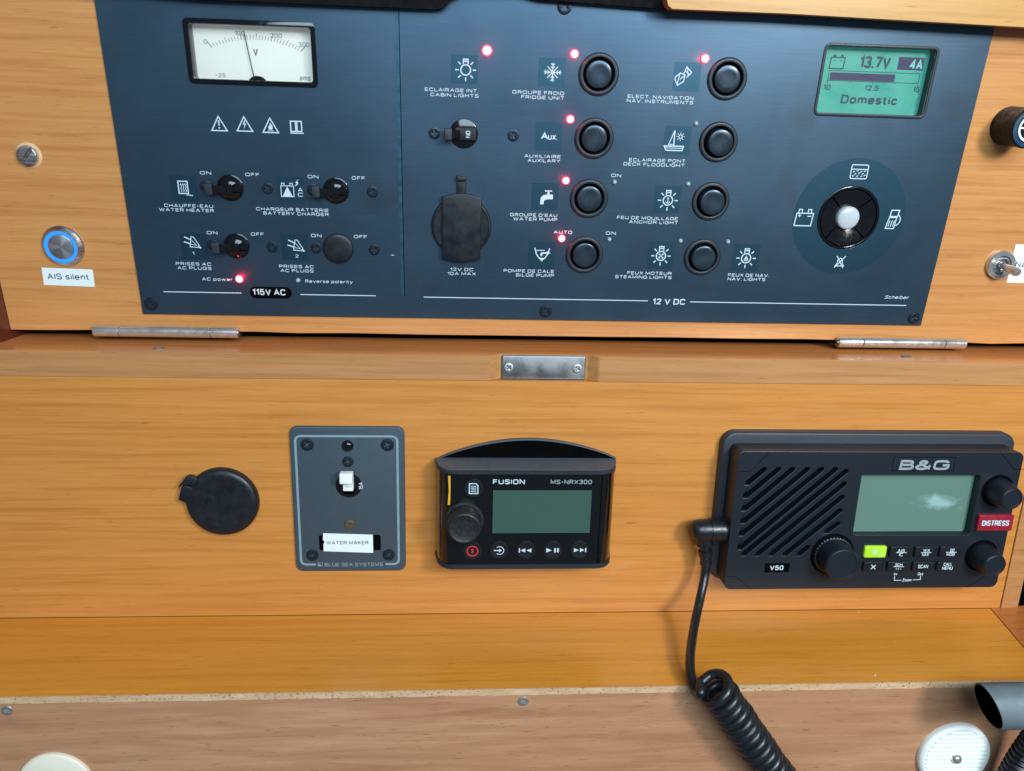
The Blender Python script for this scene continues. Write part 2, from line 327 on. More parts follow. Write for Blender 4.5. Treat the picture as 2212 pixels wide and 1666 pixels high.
_gl("""A 8|0 0 4 10 8 0;1.4 3.3 6.6 3.3
B 7|0 5.2 0 10 5 10 6.4 9 6.4 6.2 5 5.2 0 5.2 0 0 5.3 0 7 1.3 7 3.9 5.3 5.2
C 7.5|7.5 7.8 7 9.2 5.8 10 1.9 10 0.5 9.2 0 7.8 0 2.2 0.5 0.8 1.9 0 5.8 0 7 0.8 7.5 2.2
D 7.5|0 0 0 10 5.2 10 6.8 9.2 7.5 7.6 7.5 2.4 6.8 0.8 5.2 0 0 0 0 1
E 6.3|6.3 10 0 10 0 0 6.3 0;0 5.1 5.9 5.1
F 6|6 10 0 10 0 0;0 5.1 5.4 5.1
G 8|7.7 7.8 7.2 9.2 5.9 10 1.9 10 0.5 9.2 0 7.8 0 2.2 0.5 0.8 1.9 0 6.2 0 7.5 0.8 8 2.2 8 4.8 4.6 4.8
H 7.5|0 0 0 10;7.5 0 7.5 10;0 5.1 7.5 5.1
I 0|0 0 0 10
K 7|0 0 0 10;6.8 10 0 3.8;2.3 6 7 0
L 5.8|0 10 0 0 5.8 0
M 9|0 0 0 10 4.5 1.5 9 10 9 0
N 7.5|0 0 0 10 7.5 0 7.5 10
O 8|1.9 10 6.1 10 7.5 9.2 8 7.8 8 2.2 7.5 0.8 6.1 0 1.9 0 0.5 0.8 0 2.2 0 7.8 0.5 9.2 1.9 10 2.6 10
P 7|0 0 0 10 5.4 10 6.6 9.2 7 8 7 6.5 6.6 5.2 5.4 4.5 0 4.5
R 7.2|0 0 0 10 5.4 10 6.6 9.2 7 8 7 6.6 6.6 5.4 5.4 4.8 0 4.8;4.4 4.8 7.2 0
S 7|6.9 8 6.4 9.4 5.2 10 1.8 10 0.5 9.4 0.1 8.2 0.1 6.9 0.7 5.8 6.2 4.4 6.9 3.3 7 1.9 6.5 0.6 5.2 0 1.8 0 0.5 0.6 0 2.1
T 7.2|0 10 7.2 10;3.6 10 3.6 0
U 7.5|0 10 0 2.2 0.5 0.8 1.9 0 5.6 0 7 0.8 7.5 2.2 7.5 10
V 8|0 10 4 0 8 10
W 11|0 10 2.8 0 5.5 9 8.2 0 11 10
X 7.4|0 0 7.4 10;0 10 7.4 0
Y 8|0 10 4 5 8 10;4 5 4 0
Z 7|0 10 7 10 0 0 7 0
& 8.2|8 0 1.6 7.2 1.6 8.8 2.8 10 4.4 10 5.5 8.9 5.5 7.4 0.8 4 0 2.8 0 1.6 1.3 0 4.6 0 6.6 1.6 7.9 4.6
0 6.6|1.6 10 5 10 6.2 9 6.6 7.6 6.6 2.4 6.2 1 5 0 1.6 0 0.4 1 0 2.4 0 7.6 0.4 9 1.6 10 2.2 10
1 3|0 7.6 3 10 3 0
2 6.5|0 7.8 0.5 9.3 1.8 10 4.8 10 6 9.3 6.5 8 6.2 6.6 0 0 6.6 0
3 6.5|0 8.3 0.6 9.5 1.8 10 4.8 10 6.1 9.3 6.3 7.8 5.9 6 4.6 5.2 2.3 5.2;4.6 5.2 6.1 4.4 6.6 3 6.3 1 5 0 1.6 0 0.4 0.7 0 2
4 7|5.2 0 5.2 10 0 3 7 3
5 6.5|6.1 10 0.9 10 0.3 5 1.8 6.1 4.9 6.1 6.2 5.1 6.6 3.3 6.2 1.1 5 0 1.6 0 0.4 0.7 0 1.8
6 6.5|6.1 8.6 5 10 1.6 10 0.4 9 0 7.6 0 2.4 0.4 1 1.6 0 5 0 6.2 1 6.6 2.6 6.6 3.9 6.2 5.3 5 6.2 1.6 6.2 0.4 5.4
7 6.5|0 10 6.5 10 2.6 0
9 6.5|6.5 5.2 5 3.9 1.6 3.9 0.4 4.6 0 6 0 7.8 0.4 9.2 1.6 10 5 10 6.2 9.2 6.6 7.8 6.6 4 6.3 1.2 5 0 1.6 0 0.3 1.4
. 0.2|0.1 -0.6 0.1 0.9
' 0|0 10 0 7.2
- 3.6|0 4.6 3.6 4.6
+ 4|0 5 4 5;2 7 2 3
/ 3|0 -0.5 3 10
~ 4|0 4.5 1 5.8 3 4.4 4 5.6
a 5.8|5.6 0 5.6 5.6 5 6.6 4 7 1.7 7 0.5 6.2;5.6 4 1.6 3.9 0.3 3.2 0 2 0.3 0.7 1.4 0 3.9 0 5.6 1.5
b 6|0 10 0 0;0 5 1.6 7 4.4 7 5.6 6 6 4.8 6 2.2 5.6 1 4.4 0 1.6 0 0 1.8
c 5.6|5.6 5.2 5 6.5 4 7 1.7 7 0.5 6.2 0 5 0 2 0.5 0.8 1.7 0 4 0 5 0.5 5.6 1.8
e 6|0 3.6 6 3.6 6 5 5.4 6.4 4.3 7 1.7 7 0.5 6.2 0 5 0 2 0.5 0.8 1.7 0 4.3 0 5.8 1.3
h 5.6|0 0 0 10;0 5 1.8 7 4 7 5.2 6.4 5.6 5.2 5.6 0
i 0|0 0 0 7;0 8.8 0 10
l 0|0 0 0 10
m 9.4|0 0 0 7;0 5.2 1.4 7 3.4 7 4.4 6.4 4.7 5.2 4.7 0;4.7 5.2 6.1 7 8.1 7 9.1 6.4 9.4 5.2 9.4 0
n 5.6|0 0 0 7;0 5 1.8 7 4 7 5.2 6.4 5.6 5.2 5.6 0
o 6|1.7 7 4.3 7 5.5 6.2 6 5 6 2 5.5 0.8 4.3 0 1.7 0 0.5 0.8 0 2 0 5 0.5 6.2 1.7 7 2.3 7
p 6|0 -3 0 7;0 5 1.6 7 4.4 7 5.6 6 6 4.8 6 2.2 5.6 1 4.4 0 1.6 0 0 1.8
r 3.4|0 0 0 7;0 4.8 1.6 7 3.4 7
s 5.2|5.1 5.5 4.5 6.7 3.6 7 1.4 7 0.3 6.4 0 5.4 0.4 4.2 4.8 2.9 5.2 1.8 4.8 0.6 3.8 0 1.4 0 0.4 0.5 0 1.5
t 3.2|1 9.4 1 1.2 1.9 0 3.2 0;-0.6 7 3.1 7
u 5.6|0 7 0 1.8 0.4 0.6 1.6 0 3.8 0 5.6 2;5.6 0 5.6 7
v 6|0 7 3 0 6 7
w 8.6|0 7 2.1 0 4.3 6.4 6.5 0 8.6 7
y 6|0 7 3 0;6 7 2.4 -2 1.4 -3 0 -3""")
def _round(st):
    out = [st[0]]
    for a, b, c_ in zip(st, st[1:], st[2:]):
        d1 = Vector((b[0] - a[0], b[1] - a[1])); d2 = Vector((c_[0] - b[0], c_[1] - b[1]))
        if 0.25 < d1.angle(d2, 0) < 1.13:
            out += [(b[0] - d1.x * 0.27, b[1] - d1.y * 0.27), (b[0] + d2.x * 0.27, b[1] + d2.y * 0.27)]
        else: out.append(b)
    return out + [st[-1]]
for _k in GL: GL[_k] = (GL[_k][0], [_round(q) if _k not in 'AVWXYMNKZv' else q for q in GL[_k][1]])
def text_geo(body, W, H, weight=0.16, shear=0.0, sp=1.0):
    """letters drawn as strokes of one weight, W wide and H high, centred"""
    x = 0.0; items = []
    gap = 2.2 * sp + 10 * weight * 0.75
    for ch in body:
        if ch == ' ': x += 4.0 * sp; continue
        w_, ss = GL[ch]; items.append((x, ss)); x += w_ + gap
    tot = x - gap; t = weight * H; hh = (H - t) / 10.0; sx = (W - t) / max(tot, 0.001) if tot > 0.01 else hh
    g = G(); k = 0.0
    for x0, ss in items:
        for st in ss:
            k += 0.004
            g.stroke([((x0 + a) * sx - tot * sx / 2 + shear * b * hh, b * hh - 5 * hh) for a, b in st], t, k % 0.06)
    return g

# ---------------------------------------------------------------- objects
def empty(name, fr, u, v, label, cat, group=None, w_=0.0):
    o = bpy.data.objects.new(name, None); C.objects.link(o); o.empty_display_size = 0.01
    o.location = fr.world(u, v, w_) * MM; o.rotation_euler = (fr.ang, 0, 0)
    o['label'] = label; o['category'] = cat
    if group: o['group'] = group
    return o
class Thing:
    def __init__(s, name, fr, u, v, label, cat, group=None, w_=0.0):
        s.fr = fr; s.u = u; s.v = v; s.w = w_; s.e = empty(name, fr, u, v, label, cat, group, w_); s.base = {s.e.name: (u, v, w_)}
    def part(s, name, geo, mats, at=(0, 0, 0), rot=0.0, parent=None, label=None, smooth=35, kind=None):
        me = geo if isinstance(geo, bpy.types.Mesh) else geo.mesh(name, mats, smooth)
        o = bpy.data.objects.new(name, me); C.objects.link(o); p = parent or s.e; o.parent = p
        b = s.base[p.name]; o.location = ((at[0] - b[0]) * MM, -(at[2] - b[2]) * MM, (at[1] - b[1]) * MM)
        o.rotation_euler = (0, -rot, 0); s.base[o.name] = tuple(at)
        if label: o['label'] = label
        if kind: o['kind'] = kind
        return o
    def text(s, body, x0, x1, y, hpx, mat=None, w_=2.08, bold=0.02, shear=0.0, rot=0.0, parent=None, name='lettering', sp=1.0):
        """lettering between picture columns x0 and x1, centred on row y, on this thing's plane at height w_"""
        xm = (x0 + x1) / 2
        if rot:
            u0, v0 = s.fr.hit(xm, y, w_); L = abs(s.fr.hit(xm, y - (x1 - x0) / 2, w_)[1] - s.fr.hit(xm, y + (x1 - x0) / 2, w_)[1])
            H = abs(s.fr.hit(xm - hpx / 2, y, w_)[0] - s.fr.hit(xm + hpx / 2, y, w_)[0])
        else:
            u0, v0 = s.fr.hit(xm, y, w_); L = abs(s.fr.hit(x1, y, w_)[0] - s.fr.hit(x0, y, w_)[0])
            H = abs(s.fr.hit(xm, y - hpx / 2, w_)[1] - s.fr.hit(xm, y + hpx / 2, w_)[1])
        return s.part(name, text_geo(body, L, H, 0.145 + 1.6 * bold, shear, sp), mat or M_INK, (u0, v0, w_), rot, parent, smooth=0)
def single(name, geo, mats, fr, u, v, w_, label, cat, group=None, smooth=35, rot=0.0):
    me = geo.mesh(name, mats, smooth); o = bpy.data.objects.new(name, me); C.objects.link(o)
    o.location = fr.world(u, v, w_) * MM; o.rotation_euler = (Matrix.Rotation(fr.ang, 3, 'X') @ Matrix.Rotation(-rot, 3, 'Y')).to_euler()
    o['label'] = label; o['category'] = cat
    if group: o['group'] = group
    return o
def structure(name, geo, mats, fr=FD, label=None, smooth=0):
    me = geo.mesh(name, mats, smooth); o = bpy.data.objects.new(name, me); C.objects.link(o)
    o.location = fr.o * MM; o.rotation_euler = (fr.ang, 0, 0); o['kind'] = 'structure'
    if label: o['label'] = label
    return o
def plus_pts(a, t): return [(t, a), (-t, a), (-t, t), (-a, t), (-a, -t), (-t, -t), (-t, -a), (t, -a), (t, -t), (a, -t), (a, t), (t, t)]
_sm = {}
def screw_mesh(r, mat, dome=0.22, key=''):
    k = (round(r, 1), mat.name, dome)
    if k not in _sm:
        g = G(); g.lathe([(r, -0.2), (r, 0.15 * r), (r * 0.96, dome * r)], 28, cap0=True, cap1=False)
        h = holed(circ(0, 0, r * 0.955, 28), [plus_pts(r * 0.56, r * 0.13)], dome * r - 0.5 * r, dome * r + 0.06 * r, 0.06 * r)
        g.merge(h.v, h.f); g.cur = 1; g.flat(circ(0, 0, r * 0.7, 20), dome * r - 0.28 * r)
        _sm[k] = g.mesh('screw', [mat, M_VOID], 30)
    return _sm[k]

exec_order = []
# ================================================================ setting
Zt, Zb, Zs = 128.2, 107.0, -112.0
WF = 108.0                                # the shelf comes this far forward
V_DOOR0 = FA.hit(1100, 712, 0)[1]
plate_u0 = FA.hit(308, 675, 2)[0]; plate_u1 = FA.hit(1989.6, 703.6, 2)[0]; plate_v0 = FA.hit(1100, 690, 2)[1]
ul = FA.hit(20, 700, 0)[0]
V_DOOR0 = FA.hit(1100, 725, 0)[1]
_be = [(-40, 711.5), (20, 712), (110, 713.5), (200, 713), (420, 716), (560, 717), (640, 720), (760, 720), (900, 723), (1106, 725.5), (1300, 728), (1440, 729), (1600, 732), (1740, 733), (1796, 734.5), (1950, 737), (2080, 740), (2140, 743), (2212, 742), (2300, 744)]
edge = [FA.hit(x, y, 0) for x, y in _be]; edge = [(ul, edge[0][1])] + [e for e in edge if e[0] > ul + 1] + [(760, edge[-1][1])]
g = holed(edge + [(760, 480), (ul, 480)], [rr_pts((plate_u0 + plate_u1) / 2, (plate_v0 + 430) / 2 + 8, (plate_u1 - plate_u0) / 2 - 10, (430 - plate_v0) / 2, 2)], -18, 0, 0.6)
structure('upper_wall', g, W_DOOR, FA, 'orange wood panel board that carries the black switch panel')
g = G().box(ul - 20, ul, V_DOOR0 - 16, 480, -30, 90); structure('side_wall', g, W_DARK, FA, 'dark reddish wood at the left edge')
# ledge rail with a notch for the catch plate
nl0, nl1 = FD.hit(1052, 790)[0], FD.hit(1081, 790, -7)[0]; nr1, nr0 = FD.hit(1267, 790, -7)[0], FD.hit(1296, 790)[0]
front = [(-420, 0), (nl0, 0), (nl0 + 1.5, -0.6), (nl1 - 1, -6.4), (nl1 + 1, -7), (nr1 - 1, -7), (nr1 + 1, -6.4), (nr0 - 1.5, -0.6), (nr0, 0), (780, 0)]
back = [(780, -68), (-420, -68)]
pts = front + back; g = G(); n = len(pts)
g.add([(x, Zb, w_) for x, w_ in pts] + [(x, Zt, w_) for x, w_ in pts], [tuple((i, (i + 1) % n, n + (i + 1) % n, n + i)) for i in range(n)] + [tuple(range(n))])
g.cur = 1; g.add([(x, Zt, w_) for x, w_ in pts], [tuple(range(n))])
structure('ledge', g, [W_RAIL, W_LEDGE], FD, 'glossy wood ledge with a paler front rail under the hinges')
g = G().box(-420, 780, 60, 190, -125, -118); structure('gap_backing', g, M_VOID, FD)
g = G().add([(-420, Zt - 1, -68.1), (780, Zt - 1, -68.1), (780, Zt - 1, -120), (-420, Zt - 1, -120)], [(0, 1, 2, 3)]); structure('gap_floor', g, M_VOID, FD)
# lower wall
uR = FD.hit(2162, 1300)[0]
fhl, fhr = 78, 222
g = G().box(-420, 800, Zs - 4, Zs + 0.7, -16, -1.0); structure('joint_gap', g, M_VOID, FD)
g = G().box(-420, uR, Zs + 0.6, Zb - 0.25, -16, 0); structure('lower_wall', g, W_WALL, FD, 'orange wood panel between the ledge and the shelf')
uR2 = FD.hit(2199, 1300)[0]
g = G().box(uR + 0.4, uR2, Zs, Zb - 0.3, -16, 1.5, 0.6); structure('corner_post', g, W_RAIL, FD, 'paler upright wood strip at the right end of the lower wall')
g = G().box(uR2 + 0.3, 800, Zs, Zb - 0.4, -40, -6); structure('dark_opening', g, M_VOID, FD)
# shelf
sA = on_z(2147, 1321, Zs); sB = on_z(2212, 1398, Zs); dd = (sB - sA) / (sB.y - sA.y)
xf = sA.x + (-WF - sA.y) * dd.x
g = G().rings([[(-420, Zs - 4.7, -0.1), (sA.x, Zs - 4.7, -0.1), (xf, Zs - 4.7, WF - 1.4), (-420, Zs - 4.7, WF - 1.4)], [(-420, Zs, -0.1), (sA.x, Zs, -0.1), (xf, Zs, WF - 1.4), (-420, Zs, WF - 1.4)]])
structure('shelf', g, W_SHELF, FD, 'orange wood shelf at the foot of the lower wall')
g = G().rings([[(sA.x + 0.6, Zs - 4.7, -0.1), (800, Zs - 4.7, -0.1), (800, Zs - 4.7, WF - 1.4), (xf + 0.6, Zs - 4.7, WF - 1.4)], [(sA.x + 0.6, Zs + 0.5, -0.1), (800, Zs + 14, -0.1), (800, Zs + 14, WF - 1.4), (xf + 0.6, Zs + 0.5, WF - 1.4)]])
structure('shelf_end', g, W_SIDE, FD, 'redder wood piece closing the right end of the shelf')
g = G()
N_ = 240; top = []; bot = []
for i in range(N_ + 1):
    x = -420 + 1220 * i / N_; top.append((x, Zs + 0.25 + random.uniform(-0.12, 0.12))); bot.append((x, Zs - 5.1 + random.uniform(-0.35, 0.25)))
g.prism(top + bot[::-1], WF - 1.3, WF); structure('shelf_lipping', g, M_EDGE, FD, 'pale raw plywood edge along the shelf front')
g = G().box(-480, 820, -420, Zs - 4.9, WF - 14, WF - 1.6); structure('lower_board', g, W_BOARD, FD, 'pinkish brown wood board below the shelf edge')
# header above the panel
def A_(x, y, h): return FA.hit(x, y, h)
hw = 24.0
low = [A_(x, y, hw) for x, y in [(1441, -30), (1441, 0), (1444, 12), (1453, 19), (1700, 29), (2150, 55), (2300, 63)]]
g = G().prism(low + [(low[-1][0], 520), (low[0][0], 520)], hw - 14, hw); structure('header_board', g, W_TRIM, FA, 'orange wood header board over the top right of the switch panel', smooth=30)
hb = 10.0
low = [A_(x, y, hb) for x, y in [(150, -25), (431, -1), (700, 10), (940, 20), (958, 17), (975, -2), (1000, -14), (1120, -14), (1165, -2), (1300, 9), (1440, 20), (1560, 27)]]
g = G().prism(low + [(low[-1][0] + 200, 520), (low[0][0], 520)], 3, hb); structure('header_underlay', g, M_MATTE, FA, 'black edge above the switch panel', smooth=30)

# ================================================================ switch panel
SP = Thing('switch_panel', FA, (plate_u0 + plate_u1) / 2, plate_v0, 'wide black electrical switch panel with voltmeter, push buttons and green display', 'switch panel')
def box_from(fr, x0, x1, y0, y1, h):
    """rectangle on the plane from the four picture edges, each read at the middle of that side"""
    xm, ym = (x0[0] + x0[1]) / 2, 0
    L = (fr.hit(x0[0], y0[0], h)[0] + fr.hit(x0[1], y1[0], h)[0]) / 2; R = (fr.hit(x1[0], y0[1], h)[0] + fr.hit(x1[1], y1[1], h)[0]) / 2
    T = (fr.hit(x0[0], y0[0], h)[1] + fr.hit(x1[0], y0[1], h)[1]) / 2; B = (fr.hit(x0[1], y1[0], h)[1] + fr.hit(x1[1], y1[1], h)[1]) / 2
    return L, R, B, T
# (x left top,bottom) (x right top,bottom) (y top left,right) (y bottom left,right)
vm = box_from(FA, (393, 407), (681.5, 685.5), (36.5, 48.5), (179.5, 190.5), 3)
lc = box_from(FA, (1784.5, 1756.5), (2035.5, 1997), (90.5, 101.5), (250, 257.5), 3)
pv1 = 432
def rb(b, ins=0, r=4): return rr_pts((b[0] + b[1]) / 2, (b[2] + b[3]) / 2, (b[1] - b[0]) / 2 - ins, (b[3] - b[2]) / 2 - ins, max(0.5, r - ins * 0.5))
BTN = ((1294, 160.5, -1.5), (1572, 170.5, -1.5), (1284, 299, -1.5), (1553, 307, 3.2), (1273, 429.5, -0.9), (1536.5, 435.5, 2.6), (1263, 551, -0.7), (1518, 556, 1.2))
nc = FA.hit(1832.5, 471, 2); nr = FA.rad(1832, 471, 66, 2)
g = holed([(plate_u0, plate_v0), (plate_u1, plate_v0), (plate_u1, pv1), (plate_u0, pv1)], [rb(vm, 1.0), rb(lc, 1.0), circ(nc[0], nc[1], nr, 48)] + [circ(*FA.hit(x, y, 3.6), 12.6, 32) for x, y, st in BTN], 0.05, 2.0, 0.3)
SP.part('panel_plate', g, M_PANEL, smooth=0)
# voltmeter
mt = SP.part('voltmeter', holed(rb(vm), [rb(vm, 3.7, 4)], -10, 3.0, 0.5), M_GLOSS)
SP.part('dial_face', G().box(vm[0] + .5, vm[1] - .5, vm[2] + .5, vm[3] - .5, -9, -8), M_DIALFACE, parent=mt)
wd = -7.9
def K1(x, y): return (x / 2.55, y / 2.55)
g = G()
for i in range(31):
    t = i / 30; x = 1168 + (1655 - 1168) * t; y = (1 - t) * (1 - 2 * t) * 262 + 4 * t * (1 - t) * 218 + t * (2 * t - 1) * 285
    long_ = 46 if i % 10 == 0 else (34 if i % 5 == 0 else 24)
    d = Vector((x - 1405, y - 560)).normalized()
    a = FA.hit(*K1(x, y), wd); b = FA.hit(*K1(x + d.x * long_, y + d.y * long_), wd)
    g.stroke([a, b], 0.5 if i % 10 else 0.7, 0)
SP.part('scale_marks', g, M_DIALINK, (0, 0, wd), parent=mt, smooth=0)
def T(body, x0, x1, y, h, **k): return SP.text(body, x0, x1, y, h, **k)
for body, cx, cy, wpx, h in (('0', 1132, 229, 20, 24), ('100', 1320, 182, 54, 26), ('200', 1521, 196, 62, 26), ('300', 1674, 246, 60, 26), ('V', 1408, 287, 26, 40), ('ams', 1680, 429, 62, 30), ('~25', 1215, 414, 56, 22)):
    T(body, (cx - wpx / 2) / 2.55, (cx + wpx / 2) / 2.55, cy / 2.55, h / 2.55, mat=M_DIALINK if body != 'V' else M_TEXTBLACK, w_=wd, parent=mt, bold=0.015)
g = G().stroke([FA.hit(*K1(1342, 168), -5), FA.hit(*K1(1400, 432), -5)], 0.75)
SP.part('needle', g, M_TEXTBLACK, (0, 0, -5), parent=mt, smooth=0)
hc = FA.hit(*K1(1420, 452), -5.5)
SP.part('needle_hub', G().prism([(hc[0] + 7.5 * math.cos(rad(a)), hc[1] - 2 + 6.5 * math.sin(rad(a))) for a in range(0, 181, 15)], -0.3, 0.3), M_MATTE, (0, 0, -5.5), parent=mt)
SP.part('window_pane', G().box(vm[0] + 3, vm[1] - 3, vm[2] + 3, vm[3] - 3, -0.3, 0.2), M_PANE, (0, 0, 0), parent=mt)
# divider groove
a, b = FA.hit(857, 12, 2), FA.hit(862, 640, 2)
SP.part('divider', G().box(a[0] - 1.4, a[0] + 1.4, b[1], pv1, 0, 0.12), M_GROOVE, (0, 0, 2.0))
SP.part('divider', G().box(a[0] + 0.9, a[0] + 1.5, b[1], pv1, 0, 0.06), M_VOID, (0.3, 0, 2.08))

# display
ds = SP.part('display', holed(rb(lc, 0, 5), [rb(lc, 2.3, 4)], -9, 3.0, 0.6), M_BEZEL)
SP.part('lcd_glass', G().box(lc[0] + .5, lc[1] - .5, lc[2] + .5, lc[3] - .5, -8.5, -6.5), M_LCD, parent=ds)
wl = -6.35
def K5(x, y): return (x / 3.4577 + 1572.2, y / 3.4577)
def T5(body, x0, x1, y, h, mat=M_LCDINK, **k): return SP.text(body, K5(x0, 0)[0], K5(x1, 0)[0], y / 3.4577, h / 3.4577, mat=mat, w_=k.pop('w_', wl), parent=ds, **k)
T5('13.7V', 985, 1218, 466, 92, bold=0.04); T5('12.5', 1022, 1128, 657, 42, bold=0.03); T5('10', 716, 768, 650, 42, bold=0.03); T5('15', 1384, 1432, 668, 42, bold=0.03)
T5('Domestic', 846, 1270, 746, 66, bold=0.045); 
def quad5(x0, x1, y0, y1, mat, ww, name='display_mark'):
    a = FA.hit(*K5(x0, (y0 + y1) / 2), ww); b = FA.hit(*K5(x1, (y0 + y1) / 2), ww); t = FA.hit(*K5((x0 + x1) / 2, y0), ww)[1]; m = FA.hit(*K5((x0 + x1) / 2, y1), ww)[1]
    return SP.part(name, G().flat([(a[0], m), (b[0], m), (b[0], t), (a[0], t)]), mat, (0, 0, ww), parent=ds, smooth=0)
quad5(1272, 1467, 428, 524, M_LCDFILL, wl); T5('4A', 1362, 1458, 482, 74, mat=M_LCDPALE, w_=wl + .1, bold=0.03)
quad5(762, 1250, 548, 604, M_LCDFILL, wl)
P5 = lambda *p: [FA.hit(*K5(*q), wl) for q in p]
g = G(); r5 = [FA.hit(*K5(752, 568), wl)[0], FA.hit(*K5(1434, 568), wl)[0], FA.hit(*K5(1100, 538), wl)[1], FA.hit(*K5(1100, 612), wl)[1]]
g.stroke([(r5[0], r5[3]), (r5[1], r5[3]), (r5[1], r5[2]), (r5[0], r5[2])], 0.45, 0.02, True)
for q in range(5): x = r5[0] + (r5[1] - r5[0]) * q / 4; g.stroke([(x, r5[3] - 0.3), (x, r5[3] - (2.2 if q % 2 == 0 else 1.2))], 0.45, 0.04)
cb = FA.hit(*K5(820, 465), wl); 
g.stroke([(cb[0] - 6.0, cb[1] - 4.6), (cb[0] + 5.4, cb[1] - 4.6), (cb[0] + 5.8, cb[1] + 3.6), (cb[0] - 5.6, cb[1] + 3.6)], 0.9, 0.06, True)
for q in (-3.9, 2.0): g.flat([(cb[0] + q, cb[1] + 4.1), (cb[0] + q + 2, cb[1] + 4.1), (cb[0] + q + 2, cb[1] + 5.6), (cb[0] + q, cb[1] + 5.6)], 0.07)
g.stroke([(cb[0] - 3.4, cb[1] + 1.2), (cb[0] - 1.6, cb[1] + 1.2)], 0.5, 0.08); g.stroke([(cb[0] + 2.0, cb[1] + 1.2), (cb[0] + 3.8, cb[1] + 1.2)], 0.5, 0.08)
SP.part('display_mark', g, M_LCDINK, (0, 0, wl), parent=ds, smooth=0)
SP.part('window_pane', G().box(lc[0] + 2.4, lc[1] - 2.4, lc[2] + 2.4, lc[3] - 2.4, -0.3, 0.2), M_PANE, (0, 0, 1.2), parent=ds)

# ---- lettering
BIG = [("ECLAIRAGE INT.", 918, 1034, 194.5), ("CABIN LIGHTS", 930, 1034, 205.5), ("GROUPE FROID", 1107, 1219, 200), ("FRIDGE UNIT", 1126, 1219, 210.5),
 ("ELECT. NAVIGATION", 1356, 1499, 210), ("NAV. INSTRUMENTS", 1354, 1498, 219.5), ("AUXILIAIRE", 1133, 1211.5, 337.5), ("AUXILARY", 1140, 1210.5, 347),
 ("ECLAIRAGE PONT", 1359, 1481, 346.5), ("DECK FLOODLIGHT", 1347, 1479.5, 355.5), ("GROUPE D'EAU", 1102, 1204, 464.5), ("WATER PUMP", 1109, 1204, 473.5),
 ("FEU DE MOUILLAGE", 1333, 1465, 471), ("ANCHOR LIGHT", 1359, 1465, 480), ("POMPE DE CALE", 1088, 1197, 585.5), ("BILGE PUMP", 1115, 1197, 594.5),
 ("FEUX MOTEUR", 1355, 1451, 590), ("STEAMING LIGHTS", 1329, 1451, 598.5), ("FEUX DE NAV.", 1573, 1662, 594.5), ("NAV. LIGHTS", 1572, 1653.5, 603),
 ("12V DC", 972.5, 1022.6, 582), ("10A MAX", 966.5, 1028, 591), ("AUTO", 1196.6, 1236, 501.5), ("ON", 1308.7, 1330.4, 503.5), ("ON", 1320.5, 1341.8, 379),
 ("ON", 432, 456, 373.3), ("OFF", 530, 560, 377), ("ON", 664.7, 687.7, 381.5), ("OFF", 760, 788.5, 384.5), ("CHAUFFE-EAU", 355, 460.5, 444.5), ("WATER HEATER", 344, 462, 453.7),
 ("CHARGEUR BATTERIE", 553.7, 710, 452.7), ("BATTERY CHARGER", 569.4, 710, 461.7), ("ON", 446.7, 469.7, 502.6), ("OFF", 542, 570, 505.7), ("ON", 672, 694.3, 508.7), ("OFF", 764.7, 793, 511.2),
 ("PRISES AC", 380, 456, 570), ("AC PLUGS", 383.5, 457, 579), ("PRISES AC", 603, 677.5, 575.7), ("AC PLUGS", 606, 677.5, 584.7),
 ("AC power", 436.5, 502.7, 603), ("Reverse polarity", 659.6, 762, 608)]
for body, x0, x1, y in BIG: T(body, x0, x1, y, 7.3 * (1.04 - 0.0003 * (y - 200)), bold=0.018)
T("1", 415.5, 419.5, 547, 6.5); T("2", 638, 645, 553, 6.5)
T("12 V DC", 1410, 1480.5, 651.5, 12.5, bold=0.03); T("Scheiber", 1911, 1962.5, 642, 7, shear=0.35, bold=0.005)
def hline(x0, y0, x1, y1, t=0.75):
    a, b = FA.hit(x0, y0, 2.08), FA.hit(x1, y1, 2.08); m = (a[1] + b[1]) / 2
    SP.part('rule_line', G().flat([(a[0], m - t / 2), (b[0], m - t / 2), (b[0], m + t / 2), (a[0], m + t / 2)]), M_INK, (0, 0, 2.08), smooth=0)
hline(353, 629.5, 521.6, 633.5); hline(649, 636, 812, 639); hline(915, 641.5, 1399.5, 650); hline(1491, 651.8, 1957.7, 660)
pc = FA.hit(585, 632, 2); pill = SP.part('voltage_badge', G().rrect(0, 0, FA.rad(585, 632, 45, 2), 5.0, 4.6, 0, 0.35, 0.1), M_VOID, (pc[0], pc[1], 2.02))
T("115V AC", 545.5, 617, 631, 13, w_=2.45, parent=pill, bold=0.03)
# small scratch
a = FA.hit(848, 551, 2.1); SP.part('scratch', G().flat([(-2.2, 0), (0, 0.35), (2.2, -0.1), (0, -0.3)]), M_INK, (a[0], a[1], 2.09), smooth=0)

# ---- icons
def icon_square(x, y, r=29):
    p = FA.hit(x, y, 2.03); h = FA.rad(x, y, r, 2); SP.part('icon_background', G().flat([(-h, -h), (h, -h), (h, h), (-h, h)]), M_TINT, (p[0], p[1], 2.04), smooth=0)
def icon(x, y, size, fn, mat=None, w_=2.12):
    p = FA.hit(x, y, w_); sc = FA.rad(x, y, size, w_); g = G(); g.k = 0
    def S(pts, t, closed=False): g.k += 0.012; g.stroke([(a * sc, b * sc) for a, b in pts], t * sc, g.k, closed)
    def Fl(pts): g.k += 0.012; g.flat([(a * sc, b * sc) for a, b in pts], g.k)
    fn(S, Fl); return SP.part('icon', g, mat or M_INK, (p[0], p[1], w_), smooth=0)
def arc(cx, cy, r, a0, a1, n=20): return [(cx + r * math.cos(rad(a0 + (a1 - a0) * i / n)), cy + r * math.sin(rad(a0 + (a1 - a0) * i / n))) for i in range(n + 1)]
